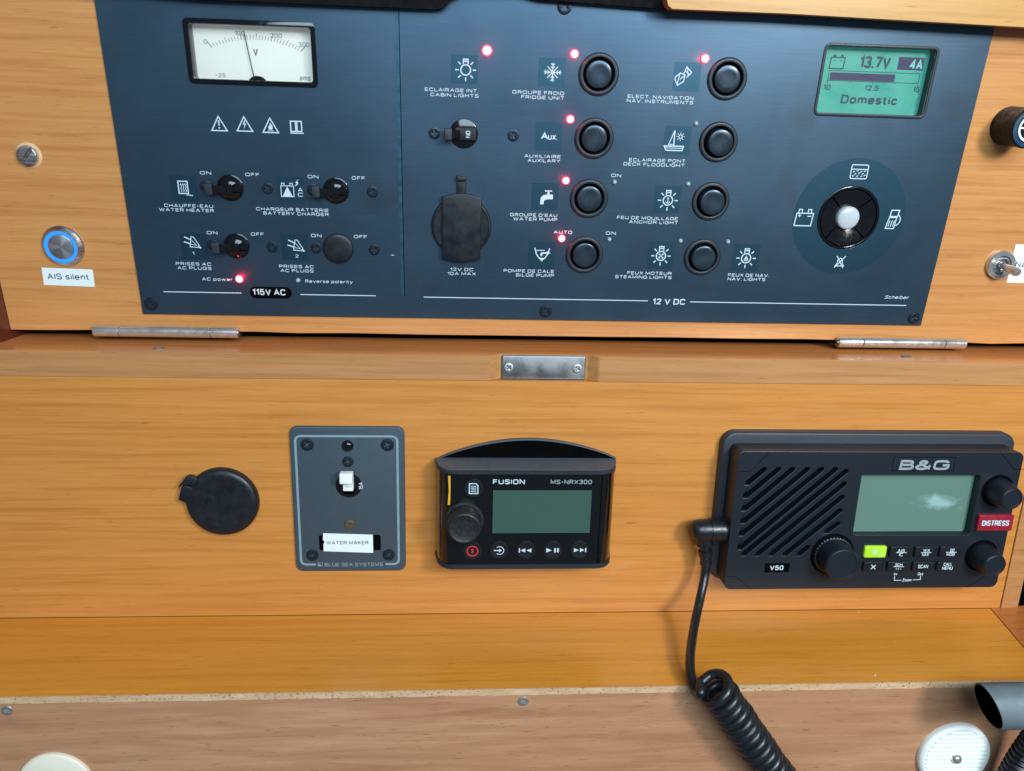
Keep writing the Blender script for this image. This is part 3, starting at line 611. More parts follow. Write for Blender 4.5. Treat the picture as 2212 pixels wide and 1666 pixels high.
def ring(S, cx, cy, r, t, n=24): S(arc(cx, cy, r, 0, 360 - 360 / n, n - 1), t, True)
def bulb(inner=None, rr=0.46):
    def f(S, Fl):
        ring(S, 0, -0.08, rr, 0.11)
        S([(-0.22, 0.42), (-0.22, 0.86), (0.22, 0.86), (0.22, 0.42)], 0.10); Fl([(-0.16, 0.62), (0.16, 0.62), (0.16, 0.74), (-0.16, 0.74)])
        for a in (0, 45, 135, 180, 225, 270, 315):
            c, s_ = math.cos(rad(a)), math.sin(rad(a)); S([(0.66 * c, -0.08 + 0.66 * s_), (0.98 * c, -0.08 + 0.98 * s_)], 0.11)
        if inner: inner(S, Fl)
    return f
def flake(S, Fl):
    for a in range(0, 360, 45):
        c, s_ = math.cos(rad(a)), math.sin(rad(a)); L_ = 1.0 if a % 90 == 0 else 0.85
        S([(0.05 * c, 0.05 * s_), (L_ * c, L_ * s_)], 0.10)
        if a % 90 == 0:
            for q in (0.4, 0.7):
                S([(q * c - .22 * s_ + .2 * c, q * s_ + .22 * c + .2 * s_), (q * c, q * s_), (q * c + .22 * s_ + .2 * c, q * s_ - .22 * c + .2 * s_)], 0.09)
def naveq(S, Fl):
    S([(-0.85, -0.35), (-0.5, -0.95), (0.15, -0.5), (0.25, 0.15), (-0.3, 0.35), (-0.85, -0.1)], 0.11, True); S([(-0.3, -0.3), (0.2, 0.1)], 0.1); S([(-0.35, 0.3), (-0.55, -0.8)], 0.09)
    S([(0.1, 0.3), (0.35, 1.0), (0.95, 0.45), (0.45, -0.1)], 0.11); S([(0.2, 0.6), (0.75, 0.2)], 0.1); S([(0.45, 0.85), (0.6, 0.05)], 0.08)
def boat_(S, Fl):
    S([(-0.05, 0.95), (-0.55, -0.4)], 0.09); S([(-0.05, 0.95), (-0.02, -0.5)], 0.11); S([(-0.5, -0.35), (-0.1, -0.35)], 0.08)
    S([(-0.95, -0.5), (0.95, -0.5), (0.85, -0.9), (-0.75, -0.9)], 0.11, True); S([(-0.9, -0.68), (0.9, -0.68)], 0.07)
    ring(S, 0.55, 0.4, 0.17, 0.08, 14)
    for a in range(0, 360, 45): S([(0.55 + 0.27 * math.cos(rad(a)), 0.4 + 0.27 * math.sin(rad(a))), (0.55 + 0.4 * math.cos(rad(a)), 0.4 + 0.4 * math.sin(rad(a)))], 0.07)
def tap(S, Fl):
    Fl([(-0.75, -0.95), (-0.3, -0.95), (-0.25, -0.45), (0.15, -0.3), (0.85, -0.3), (0.85, 0.3), (0.2, 0.3), (-0.35, 0.22), (-0.68, -0.1)])
    Fl([(0.12, 0.3), (0.38, 0.3), (0.38, 0.62), (0.12, 0.62)]); Fl([(-0.2, 0.65), (0.72, 0.65), (0.72, 0.8), (-0.2, 0.8)])
def bilge(S, Fl):
    S([(-0.95, 0.75), (-0.7, -0.1), (-0.3, -0.6), (0.35, -0.6), (0.7, -0.05), (0.95, 0.7)], 0.14); S([(-0.75, 0.4), (0.3, 0.45)], 0.1); Fl([(-0.3, -0.65), (0.3, -0.65), (0, -1.0)])
    Fl([(-0.2, -0.3), (0.0, -0.3), (0.1, 0.0), (0.6, 0.0), (0.6, 0.2), (-0.1, 0.2), (-0.2, 0.05)]); Fl([(0.6, -0.12), (1.1, 0.1), (0.6, 0.32)])
def anchor_(S, Fl):
    S([(0, 0.2), (0, -0.34)], 0.07); S([(-0.12, 0.1), (0.12, 0.1)], 0.06); S(arc(0, -0.12, 0.22, 200, 340, 8), 0.07)
def prop_(S, Fl):
    for a in range(45, 405, 90):
        c, s_ = math.cos(rad(a)), math.sin(rad(a)); Fl([(0, -0.08), (0.3 * c - 0.1 * s_, -0.08 + 0.3 * s_ + 0.1 * c), (0.33 * c, -0.08 + 0.33 * s_), (0.24 * c + 0.1 * s_, -0.08 + 0.24 * s_ - 0.1 * c)])
def sail_(S, Fl): Fl([(-0.22, -0.2), (0.02, 0.24), (0.02, -0.2)]); Fl([(0.05, -0.2), (0.05, 0.14), (0.22, -0.2)]); Fl([(-0.24, -0.25), (0.24, -0.25), (0.16, -0.34), (-0.16, -0.34)])
def heater(S, Fl):
    S([(-0.72, -0.7), (0.45, -0.7), (0.45, 0.85), (-0.72, 0.85)], 0.15, True)
    for q in (-0.42, -0.13, 0.16):
        S([(q, -0.5), (q + .1, -0.3), (q, -0.05), (q + .1, 0.15), (q + .02, 0.4)], 0.09); Fl([(q - .1, 0.38), (q + .14, 0.38), (q + .02, 0.62)])
    S([(0.2, -0.85), (1.0, -0.95)], 0.12)
def plug_(S, Fl):
    S([(-0.3, -0.55), (-0.05, 0.75), (0.25, 0.7), (0.85, -0.35), (0.7, -0.6)], 0.10, True); S([(-0.1, 0.35), (-0.9, 0.72)], 0.15); S([(-0.25, -0.15), (-1.0, 0.1)], 0.15); Fl([(0.75, -0.35), (1.1, -0.6), (0.95, -0.75), (0.65, -0.55)])
    S([(-0.1, 0.4), (0.55, -0.35), (-0.25, -0.2)], 0.08)
def charger(S, Fl):
    S([(-0.95, -0.75), (0.35, -0.75), (0.35, 0.35), (-0.95, 0.35)], 0.08, True); Fl([(-0.8, -0.7), (0.2, -0.7), (-0.3, 0.3)])
    S([(-0.85, 0.42), (-0.85, 0.62), (-0.6, 0.62), (-0.6, 0.42)], 0.08); S([(0.0, 0.42), (0.0, 0.62), (0.25, 0.62), (0.25, 0.42)], 0.08)
    Fl([(0.95, 1.1), (0.55, 0.7), (0.72, 0.66), (0.48, 0.3), (0.8, 0.3 + .2), (0.9, 0.72), (0.74, 0.78)])
def battery_(S, Fl):
    S([(-0.95, -0.85), (0.85, -0.85), (0.95, 0.45), (-0.85, 0.45)], 0.11, True)
    for q in (-0.5, 0.5): S([(q - 0.15, 0.5), (q - 0.15, 0.85), (q + 0.2, 0.85), (q + 0.2, 0.5)], 0.1)
    S([(-0.7, 0.2), (-0.35, 0.2)], 0.08); S([(-0.52, 0.03), (-0.52, 0.37)], 0.08); S([(0.35, 0.15), (0.75, 0.15)], 0.1)
def tank_(S, Fl):
    S(rr_pts(0, 0, 0.9, 0.7, 0.15, 3), 0.1, True); S([(-0.85, 0.25), (0.85, 0.25)], 0.09)
    for a, b in ((-0.6, 0.0), (-0.2, 0.08), (0.2, 0.02), (0.6, 0.08), (-0.4, -0.22), (0.0, -0.15), (0.4, -0.2), (-0.6, -0.42), (-0.15, -0.45), (0.3, -0.45), (0.65, -0.35)): S([(a - 0.1, b - 0.04), (a + 0.1, b + 0.05)], 0.09)
def fuel_(S, Fl):
    S([(-0.6, -0.95), (0.3, -0.95), (0.4, 0.2), (-0.4, 0.2)], 0.1, True); S([(-0.35, 0.3), (0.45, 0.3), (0.55, 0.95), (-0.3, 0.95)], 0.12, True)
    for q in (-0.3, -0.05, 0.18): S([(q - .05, -0.75), (q + 0.03, -0.1)], 0.08)
    S(arc(0.2, -0.05, 0.62, -70, 70, 10), 0.1)
def bell_(S, Fl):
    S([(-0.75, -0.7), (0.75, -0.7), (0.45, -0.3), (0.4, 0.3), (0.0, 0.65), (-0.4, 0.3), (-0.45, -0.3)], 0.14, True); S([(-0.8, -1.0), (0.85, 1.0)], 0.15); S([(-0.7, 1.0), (0.7, -1.0)], 0.15)
def tri_(inner):
    def f(S, Fl): S([(-0.88, -0.72), (0.88, -0.72), (0.0, 0.85)], 0.13, True); inner(S, Fl)
    return f
def excl(S, Fl): Fl([(-0.1, 0.42), (0.1, 0.42), (0.05, -0.2), (-0.05, -0.2)]); Fl([(-0.08, -0.32), (0.08, -0.32), (0.08, -0.48), (-0.08, -0.48)])
def bolt_(S, Fl): Fl([(0.02, 0.45), (-0.18, 0.02), (0.0, 0.02), (-0.1, -0.5), (0.2, 0.1), (0.03, 0.1), (0.16, 0.45)])
def flame_(S, Fl): Fl([(-0.2, -0.4), (-0.26, -0.1), (-0.08, 0.1), (0.0, 0.38), (0.16, 0.12), (0.26, -0.1), (0.2, -0.4)]); Fl([(-0.32, -0.5), (0.32, -0.5), (0.32, -0.57), (-0.32, -0.57)])
def book_(S, Fl):
    S([(-0.75, -0.6), (-0.75, 0.72), (-0.08, 0.72), (-0.08, -0.6)], 0.16, True); S([(0.1, -0.6), (0.1, 0.72), (0.72, 0.72), (0.72, -0.6)], 0.16, True); S([(-0.85, -0.82), (0.95, -0.82)], 0.14)
for x, y in ((1003, 150), (1192, 156), (1484, 166), (1185, 295), (1463, 303), (1177, 425), (1441, 431), (1170, 552), (1428, 551), (1611, 557), (398, 408), (628, 410), (420, 533), (637, 534)): icon_square(x, y)
icon(1006, 149, 23, bulb()); icon(1194, 156, 19, flake); icon(1475, 165, 19, naveq); icon(1457, 304, 22, boat_); icon(1180, 425, 17, tap)
icon(1443, 431, 22, bulb(anchor_)); icon(1171, 548, 17, bilge); icon(1428, 551, 21.5, bulb(prop_)); icon(1612, 556, 21.5, bulb(sail_)); icon(398, 406, 17, heater)
icon(627, 409, 21, charger); icon(415, 524, 17.5, plug_); icon(639, 531, 17.5, plug_)
T("A", 643.5, 654, 410, 8.5, w_=2.12); T("C", 643.5, 655, 420.5, 8.5, w_=2.12)
T("A", 1169, 1184, 293.5, 15, w_=2.12, bold=0.03); T("UX.", 1184, 1204, 296.5, 11, w_=2.12, bold=0.03)
for x, y, f in ((473, 268, excl), (528, 269, bolt_), (584, 272, flame_)): icon(x, y, 19, tri_(f))
icon(640, 274, 16, book_)
# ---- indicator lights
def led(x, y, r, on):
    p = FA.hit(x, y, 3); R = FA.rad(x, y, r, 3)
    if on:
        if 'on' not in _sm: _sm['on'] = G().lathe([(1.0, -0.1), (1.0, 0.15), (0.92, 0.3)], 20).mesh('indicator_light', M_LEDRIM); _sm['onc'] = G().lathe([(0.84, 0.1), (0.80, 0.45), (0.6, 0.7), (0.3, 0.82), (0.05, 0.86)], 20).mesh('lens', M_LEDON)
        o = SP.part('indicator_light', _sm['on'], None, (p[0], p[1], 2.0), label='red indicator light, lit'); o.scale = (R, R, R)
        q = SP.part('lens', _sm['onc'], None, (p[0], p[1], 2.0), parent=o)
        L_ = bpy.data.lights.new('indicator_glow', 'POINT'); L_.energy = 0.010; L_.color = (1, 0.0, 0.025); L_.shadow_soft_size = 0.001
        lo = bpy.data.objects.new('indicator_glow', L_); C.objects.link(lo); lo.location = FA.world(p[0], p[1], 2.0 + 0.86 * R + 3.6) * MM
    else:
        if 'off' not in _sm: _sm['off'] = G().lathe([(1.0, -0.1), (1.0, 0.3), (0.8, 0.8), (0.45, 1.15), (0.05, 1.25)], 18).mesh('indicator_light', M_LEDOFF)
        o = SP.part('indicator_light', _sm['off'], None, (p[0], p[1], 2.0), label='clear indicator light, unlit'); o.scale = (R, R, R)
for x, y, r in ((1052, 109, 11.5), (1241, 116.5, 9.7), (1523, 126.5, 9.7), (1232, 257.5, 9.2), (1222.5, 390, 8.8), (1213.5, 515, 8.4), (517, 602.5, 9.2)): led(x, y, r, True)
for x, y, r in ((1504, 267, 5.2), (1328, 393.5, 5), (1316.5, 517.5, 4.8), (1487, 397.5, 5), (1470.5, 520.5, 4.8), (1573, 522.5, 4.8), (643.5, 606, 5.2)): led(x, y, r, False)
# ---- push buttons
bz = G().lathe([(15.9, 0), (15.9, 0.5), (15.3, 1.6), (14.6, 2.0), (13.2, 2.2), (12.6, 1.9), (12.2, 1.0), (12.1, -1.9)], 56, cap0=False, cap1=False)
bz.cur = 1; bz.lathe([(12.2, -1.9), (0.05, -1.9)], 40, cap0=False, cap1=False)
bezel_me = bz.mesh('bezel', [M_BEZEL, M_VOID])
cp = G().lathe([(10.2, -4), (10.2, -1), (10.2, 2.9), (9.9, 3.5), (9.2, 3.8), (6.0, 3.72), (3.0, 3.66), (0.05, 3.64)], 48, cap0=False)
cap_me = cp.mesh('button_cap', plain('cap_satin', (0.035, 0.055, 0.075, 1), 0.27, 0.6, var=0.25, scale=90, rvar=0.06))
for x, y, st in BTN:
    p = FA.hit(x, y, 3.6); b_ = SP.part('push_button', bezel_me, None, (p[0], p[1], 2.0), label='round push button pressed in' if st < 0 else 'round push button standing out')
    o = SP.part('button_cap', cap_me, None, (p[0], p[1], 2.0 + st), parent=b_); o.rotation_euler = (random.uniform(-.025, .025), random.uniform(0, 6), random.uniform(-.03, .03))
# ---- panel screws
for x, y, r in ((326, 657, 15.5), (1220, 14, 17), (1179, 672.5, 15), (1975, 687, 15.5)):
    p = FA.hit(x, y, 2.5); o = SP.part('screw', screw_mesh(5.4, M_SCREW), None, (p[0], p[1], 2.0), rot=random.uniform(0, 1.2))
for x, y in ((444, 402), (578.4, 407), (675.5, 409.6), (805, 414), (459.6, 529), (588, 533.5), (683, 536), (808.6, 539.5), (938.5, 287.5), (1109, 292.5)):
    p = FA.hit(x, y, 2.4); SP.part('screw', screw_mesh(4.5, M_SCREW, 0.16), None, (p[0], p[1], 2.0), rot=random.uniform(0, 1.5))
# ---- breakers
def dome(R, h, n=8): return [(R * math.sin(rad(90 - 90 * i / n)) if i < n else 0.05, h * math.sin(rad(90 * i / n))) for i in range(n + 1)]
for x, y, kind in ((497, 406, 0), (725.5, 412, 0), (511, 531.5, 0), (1002, 289, 1), (730, 537.5, 2)):
    p = FA.hit(x, y, 3)
    if kind == 2:
        SP.part('blanking_disc', G().lathe([(12.6, 0), (12.5, 0.9), (12.0, 1.5)] + [(12.0 * math.cos(rad(a)), 1.5 + 1.1 * math.sin(rad(a))) for a in (20, 40, 60, 80)], 48), M_RUBBER, (p[0], p[1], 2.0), label='round matte black blanking disc')
        continue
    R = 10.4 if kind == 0 else 11.2
    b_ = SP.part('breaker_toggle', G().lathe([(R, 0), (R, 0.6), (R - 0.5, 0.9)], 44), M_GLOSS, (p[0], p[1], 2.0), label='breaker toggle lever pushed left to ON')
    if kind == 0:
        g = G()
        for sg in (-1, 1):      # two glossy half shells either side of the lever slot
            pr = []
            for i in range(9):
                a = rad(90 * i / 8); rr_ = (R - 0.7) * math.cos(a); ww = 6.0 * math.sin(a) + 0.8
                pr.append([(max(0.01, rr_) * math.cos(rad(t)), sg * (3.1 + max(0.0, rr_ * math.sin(rad(t)) - 3.1)), ww) for t in range(0, 181, 10)])
            g.rings(pr, False, False, closed=False)
        SP.part('barrel', g, M_GLOSS, (p[0], p[1], 2.0), parent=b_)
        SP.part('slot_block', G().box(-6, 9.3, -3.0, 3.0, 0, 3.2, 0.6), M_GLOSS, (p[0], p[1], 2.0), parent=b_)
    else:
        SP.part('barrel', G().lathe([(10.4, 0.3), (10.0, 0.5), (0.05, 0.6)], 40, cap0=False), M_GLOSS, (p[0], p[1], 2.35), parent=b_)
        SP.part('slot_block', G().box(-7, 10, -4.8, 4.8, 0, 3.0, 0.6), M_BLACK, (p[0], p[1], 2.5), parent=b_)
    lv = G(); n0 = [(-1, 2), (-13, 8.2)]
    hv = 3.0 if kind == 0 else 3.6
    lv.rings([[(3.5, -hv, 2.2), (3.5, hv, 2.2), (3.5, hv, 5.6), (3.5, -hv, 5.6)], [(-4, -hv, 3.6), (-4, hv, 3.6), (-4, hv, 8), (-4, -hv, 8)], [(-12, -hv, 7.2), (-12, hv, 7.2), (-12, hv, 10.6), (-12, -hv, 10.6)]])
    if kind == 1:
        lv = G(); lv.rings([[(-5, -3.0, 2.4), (-5, 3.0, 2.4), (-5, 3.0, 5.4), (-5, -3.0, 5.4)], [(-12, -3.0, 6.6), (-12, 3.0, 6.6), (-12, 3.0, 10), (-12, -3.0, 10)]])
    SP.part('lever', lv, M_GLOSS, (p[0] + (0 if kind == 0 else 2), p[1], 2.0), parent=b_)
    SP.part('lever_grip', G().rrect(-14.2 + (0 if kind == 0 else 2), 0, 3.1, 4.3, 0.8, 6.4, 11.6, 0.6), M_BEZEL, (p[0], p[1], 2.0), parent=b_)
    if kind == 1: SP.text('ON', 1003.5, 1018.5, 290, 9.5, w_=5.65, rot=-math.pi / 2, parent=b_, bold=0.02)
# ---- socket cover
p = FA.hit(997, 489, 5)
sc_ = SP.part('socket_cover', G().lathe([(24.6, 0), (24.6, 2.0), (23.8, 3.0), (22.8, 3.2), (22.2, 2.7), (0.05, 2.7)], 64, cap0=False), M_RUBBER, (p[0], p[1], 2.0), label='round black rubber cover of the 12 volt socket')
su0, su1 = FA.hit(955.5, 490, 8)[0], FA.hit(1038.5, 490, 8)[0]; sv1, sv0 = FA.hit(997, 418, 8)[1], FA.hit(997, 566, 8)[1]
pts = []
for i in range(13):
    t = i / 12; pts.append((su1 + (su0 - su1) * t, sv1 - 3.2 + 3.2 * math.sin(math.pi * t)))
for i in range(13):
    t = i / 12; pts.append((su0 + (su1 - su0) * t, sv0 + 2.6 - 2.6 * math.sin(math.pi * t)))
SP.part('strap', holed(pts, [], 0.5, 5.8, 0.7, 2), M_RUBBER, (0, 0, 2.0), parent=sc_)
t0, t1 = FA.hit(986.5, 380, 3), FA.hit(1007, 416, 3)
SP.part('pull_tab', G().rrect((t0[0] + t1[0]) / 2, (t0[1] + t1[1]) / 2, (t1[0] - t0[0]) / 2, (t0[1] - t1[1]) / 2 + 1, 1, 0, 1.6, 0.5), M_RUBBER, (0, 0, 2.0), parent=sc_)
SP.part('pull_tab', G().rrect((t0[0] + t1[0]) / 2, t0[1] - 1.6, (t1[0] - t0[0]) / 2, 1.8, 0.8, 1.6, 4.2, 0.6), M_RUBBER, (0, 0, 2.0), parent=sc_)
# ---- selector dial
p = nc; R = nr
SP.part('dial_surround', holed(circ(p[0] + .4, p[1] + .6, FA.rad(1834, 469, 120.5, 2), 72), [circ(p[0], p[1], R + 0.2, 48)], 0, 0.06), M_TINT, (0, 0, 2.02), smooth=0)
sd = SP.part('selector_dial', holed(circ(p[0], p[1], R, 56), [circ(p[0], p[1], R - 2.2, 56)], -6, 2.8, 0.5), M_GLOSS, (0, 0, 0), label='round four way selector with white centre button')
SP.part('dial_well', G().lathe([(R - 0.5, -6), (R - 0.5, -5.5)], 40), M_VOID, (p[0], p[1], 0), parent=sd)
for k in range(4):
    a0 = 90 * k - 45 + 1.8; a1 = 90 * k + 45 - 1.8; rings = []
    for rr_, ww in ((R - 2.8, -3.5), (R - 2.8, 1.2), (R - 3.6, 1.9), (R - 7, 1.4), (10.4, -1.2), (9.9, -3.5)):
        rings.append([(rr_ * math.cos(rad(a0 + (a1 - a0) * i / 12)), rr_ * math.sin(rad(a0 + (a1 - a0) * i / 12)), ww) for i in range(13)])
    g = G(); g.rings(rings, False, False, closed=False)
    g.add([r_[0] for r_ in rings] + [r_[-1] for r_ in rings], [(0, 1, 2, 3, 4, 5), (6, 7, 8, 9, 10, 11)])
    SP.part('dial_key', g, M_GLOSS, (p[0], p[1], 1.0), parent=sd, smooth=30)
SP.part('centre_button', G().lathe([(9.6, -4), (9.6, 1.0), (9.0, 2.0), (7.5, 2.7), (4, 3.2), (0.05, 3.4)], 44, cap0=False), plain('grey_white', c3(176, 184, 190), 0.35, var=0.02), (p[0], p[1], 1.0), parent=sd)
icon(1856.5, 371, 20, tank_); icon(1737, 470, 20, battery_); icon(1928.5, 474, 20, fuel_); icon(1814.5, 565.5, 12.5, bell_)

# ================================================================ things on the upper board
p = FA.hit(58, 336.5, 3); R = FA.rad(58, 336, 22, 3)
tb = Thing('slotted_bolt', FA, p[0], p[1], 'slotted steel bolt head in the wood left of the voltmeter', 'bolt')
g = G(); tb.part('collar', G().lathe([(R + 2.2, 0.0), (R + 1.8, 0.25), (R + .2, 0.3)], 40), plain('worn_wood', c3(206, 172, 134), 0.6), (p[0], p[1], 0.02))
ang = rad(52); n_ = Vector((-math.sin(ang), math.cos(ang))); t_ = Vector((math.cos(ang), math.sin(ang)))
for sg in (-1, 1):
    pts = []
    for i in range(21):
        a = ang + (0 if sg > 0 else math.pi) + math.pi * i / 20; q = Vector((math.cos(a), math.sin(a))) * R
        d_ = q.dot(n_) * sg
        if d_ < 0.75: q = q + n_ * sg * (0.75 - d_)
        pts.append((q.x, q.y))
    tb.part('bolt_head', holed(pts, [], 0.3, 4.2, 0.7, 2), M_STEEL, (p[0], p[1], 0))
tb.part('slot', G().lathe([(R - 0.6, 0.2), (R - 0.6, 3.0)], 24), M_STEEL, (p[0], p[1], 0))
# illuminated push button
p = FA.hit(136, 531.5, 1); R = FA.rad(136, 531, 45.5, 1)
ab = Thing('illuminated_button', FA, p[0], p[1], 'round steel push button with a glowing blue ring above the AIS silent label', 'push button')
ab.part('flange', G().lathe([(R, 0), (R, 1.0), (R - 0.8, 2.2), (R - 1.6, 2.8), (R * 0.80, 5.2), (R * 0.79, 5.2), (R * 0.785, 3.6)], 64, cap1=False), M_STEEL, (p[0], p[1], 0))
ab.part('light_ring', G().lathe([(R * 0.785, 3.9), (R * 0.78, 4.5), (R * 0.62, 4.5), (R * 0.61, 3.8)], 64, cap0=False, cap1=False), M_BLUERING, (p[0], p[1], 0))
n = NT('spun_steel'); v_ = n.mapping((1, 1, 1)); sx = n.n('ShaderNodeSeparateXYZ'); n.l(v_, sx.inputs[0])
at_ = n.n('ShaderNodeMath', operation='ARCTAN2'); n.l(sx.outputs[0], at_.inputs[0]); n.l(sx.outputs[2], at_.inputs[1])
mu = n.n('ShaderNodeMath', operation='MULTIPLY'); mu.inputs[1].default_value = 3.0; n.l(at_.outputs[0], mu.inputs[0])
si = n.n('ShaderNodeMath', operation='SINE'); n.l(mu.outputs[0], si.inputs[0])
n.l(n.ramp(si.outputs[0], [(0.0, (0.42, 0.44, 0.46, 1)), (1.0, (0.72, 0.74, 0.76, 1))]), n.b.inputs['Base Color']); n.b.inputs['Metallic'].default_value = 0.9; n.b.inputs['Roughness'].default_value = 0.38
ab.part('button_cap', G().lathe([(R * 0.60, 3.0), (R * 0.60, 4.9), (R * 0.57, 5.1), (0.05, 4.7)], 56, cap0=False), n.m, (p[0], p[1], 0))
def label_quad(fr, corners, h): return [fr.hit(x, y, h) for x, y in corners]
q = label_quad(FA, [(89.4, 578), (200, 582.3), (204.7, 619.6), (95.2, 615.3)], 0.3); cu_ = sum(a[0] for a in q) / 4; cv_ = sum(a[1] for a in q) / 4
ls = Thing('adhesive_label', FA, cu_, cv_, 'white adhesive label reading AIS silent under the blue ringed button', 'label')
ls.part('label_tape', G().prism([(a[0] - cu_, a[1] - cv_) for a in q][::-1], 0.02, 0.3), M_PAPER, (cu_, cv_, 0), smooth=0)
ls.text('AIS silent', 102.5, 192, 597.5, 12.5, mat=M_TEXTBLACK, w_=0.38, bold=0.004)
# round capped socket at the right
p = FA.hit(2226, 277, 27); R = FA.rad(2226, 277, 41, 27)
kb = Thing('capped_socket', FA, p[0], p[1], 'black round capped socket in the wood at the upper right edge', 'cap')
M_KNOB = plain('cap_black', c3(9, 11, 15), 0.5, var=0.08, spec=0.25)
kb.part('cap_body', G().lathe([(R * 0.98, 0), (R * 0.98, 24), (R, 24.5), (R, 27), (R - 1.2, 28), (R * .72, 28), (R * .70, 27)], 56), M_KNOB, (p[0], p[1], 0))
kb.part('cap_face', G().lathe([(R * .99 - 1, 28.02), (R * 0.73, 28.3)], 56, cap0=False, cap1=False), M_KNOBBLUE, (p[0], p[1], 0))
g = G().stroke(circ(0, 0, R * 0.62, 40), 1.6, 0, True); g.stroke([(-R * .6, 0), (R * .6, 0)], 1.3, 0.02); g.stroke([(0, -R * .6), (0, R * .6)], 1.3, 0.04)
kb.part('emblem', g, M_PAPER, (p[0], p[1], 28.2), smooth=0)
# toggle switch
p = FA.hit(2165, 573, 4); R = FA.rad(2165, 573, 30, 4)
tg = Thing('toggle_switch', FA, p[0], p[1], 'small metal toggle switch beside the cut off white label at right', 'switch')
tg.part('collar', G().lathe([(R, 0), (R, 3.2), (R - 0.9, 4.4), (R * 0.66, 4.4), (R * 0.62, 2.0)], 44, cap1=False), M_CHROME, (p[0], p[1], 0))
tg.part('bushing', G().lathe([(R * 0.6, 1), (R * 0.6, 3.6), (R * 0.45, 3.8), (R * 0.42, 1.6), (0.05, 1.4)], 36, cap0=False), M_STEEL, (p[0], p[1], 0))
tip = FA.hit(2196, 587.5, 20)
g = G().tube([(0, 0, 2), ((tip[0] - p[0]) * .35, (tip[1] - p[1]) * .35, 8), ((tip[0] - p[0]) * .97, (tip[1] - p[1]) * .97, 20), ((tip[0] - p[0]) * 1.03, (tip[1] - p[1]) * 1.03, 21.6), ((tip[0] - p[0]) * 1.05, (tip[1] - p[1]) * 1.05, 22.2)], [2.6, 2.9, 4.0, 3.2, 0.4], 20)
tg.part('lever', g, M_CHROME, (p[0], p[1], 0))
q = label_quad(FA, [(2194.5, 527.7), (2330, 531), (2315, 614), (2174.5, 610.2)], 0.3); cu_ = sum(a[0] for a in q) / 4; cv_ = sum(a[1] for a in q) / 4
l2 = Thing('adhesive_label', FA, cu_, cv_, 'white adhesive label cut off by the right edge, starting Na', 'label')
l2.part('label_tape', G().prism([(a[0] - cu_, a[1] - cv_) for a in q][::-1], 0.02, 0.3), M_PAPER, (cu_, cv_, 0), smooth=0)
l2.text('Na', 2194, 2217, 571, 12, mat=M_TEXTBLACK, w_=0.38, bold=0.004)
# hinges
def hinge(x0, x1, y0, y1, seams, label):
    z = 141.0; zc_ = 141.0
    a, b = on_z(x0, y0, z), on_z(x1, y1, z); yw = 38.0 
    a = FD.hit(x0, y0, -yw); b = FD.hit(x1, y1, -yw); zc_ = (a[1] + b[1]) / 2; r = 4.7
    th = Thing('hinge', FD, (a[0] + b[0]) / 2, zc_, label, 'hinge', 'barrel hinges under the upper board', w_=-yw)
    cuts = [a[0]] + [FD.hit(s_, (y0 + y1) / 2, -yw)[0] for s_ in seams] + [b[0]]
    for i in range(len(cuts) - 1):
        u0, u1 = cuts[i] + 0.25, cuts[i + 1] - 0.25; rr_ = r
        m = (u0 + u1) / 2
        g = G().tube([(u0 - m, 0, 0), (u0 - m + 0.5, 0, 0), (u1 - m - 0.5, 0, 0), (u1 - m, 0, 0)], [rr_ - 0.5, rr_, rr_, rr_ - 0.5], 28)
        th.part('knuckle', g, M_CHROME, (m, zc_, -yw))
    th.part('pin', G().tube([(cuts[0] - (cuts[0] + cuts[-1]) / 2 - 0.6, 0, 0), (cuts[-1] - (cuts[0] + cuts[-1]) / 2 + 0.6, 0, 0)], 2.4, 16), M_STEEL, ((cuts[0] + cuts[-1]) / 2, zc_, -yw))
    th.part('hinge_leaf', G().box(-(cuts[-1] - cuts[0]) / 2 + 1, (cuts[-1] - cuts[0]) / 2 - 1, -1.5, -0.3, -16, 0.5), M_STEEL, ((cuts[0] + cuts[-1]) / 2, zc_ - 3.0, -yw - 1))
hinge(203, 515, 714.5, 718.5, (259, 455.7), 'left steel barrel hinge on the ledge under the AIS silent label')
hinge(1809, 2083.5, 738, 743, (1861.4, 2037.8), 'right steel barrel hinge on the ledge near the green display corner')
# ledge screws
for x, y, s_ in ((343, 752.5, 'small screw sunk in the ledge below the left hinge'), (1958, 770.5, 'small screw sunk in the ledge below the right hinge')):
    q = on_z(x, y, Zt); me = screw_mesh(4.2, plain('dull_screw', c3(120, 112, 104), 0.7, 0.3), 0.04); o = bpy.data.objects.new('screw', me); C.objects.link(o)
    o.location = (q.x * MM, q.y * MM, (Zt + 0.1) * MM); o.rotation_euler = (rad(-90), 0, 0.4); o['label'] = s_; o['category'] = 'screw'; o['group'] = 'ledge screws'
# catch plate
b = box_from(FD, (1083.5, 1083.5), (1265.5, 1264), (767.5, 769.5), (819, 822), -5)
cpl = Thing('catch_plate', FD, (b[0] + b[1]) / 2, (b[2] + b[3]) / 2, 'rectangular steel catch plate with two screws in the notch of the rail', 'catch plate', w_=-7)
cpl.part('plate', G().rrect((b[0] + b[1]) / 2, (b[2] + b[3]) / 2, (b[1] - b[0]) / 2, (b[3] - b[2]) / 2 - 0.1, 1.6, -6.95, -4.9, 0.9), plain('dull_steel', (0.25, 0.25, 0.26, 1), 0.42, 0.9, var=0.12, scale=60), (0, 0, 0))
for x, y in ((1099, 794), (1247.5, 796.5)):
    p = FD.hit(x, y, -4); cpl.part('screw', screw_mesh(4.0, M_ZINC, 0.25), None, (p[0], p[1], -4.9), rot=random.uniform(0, 1))

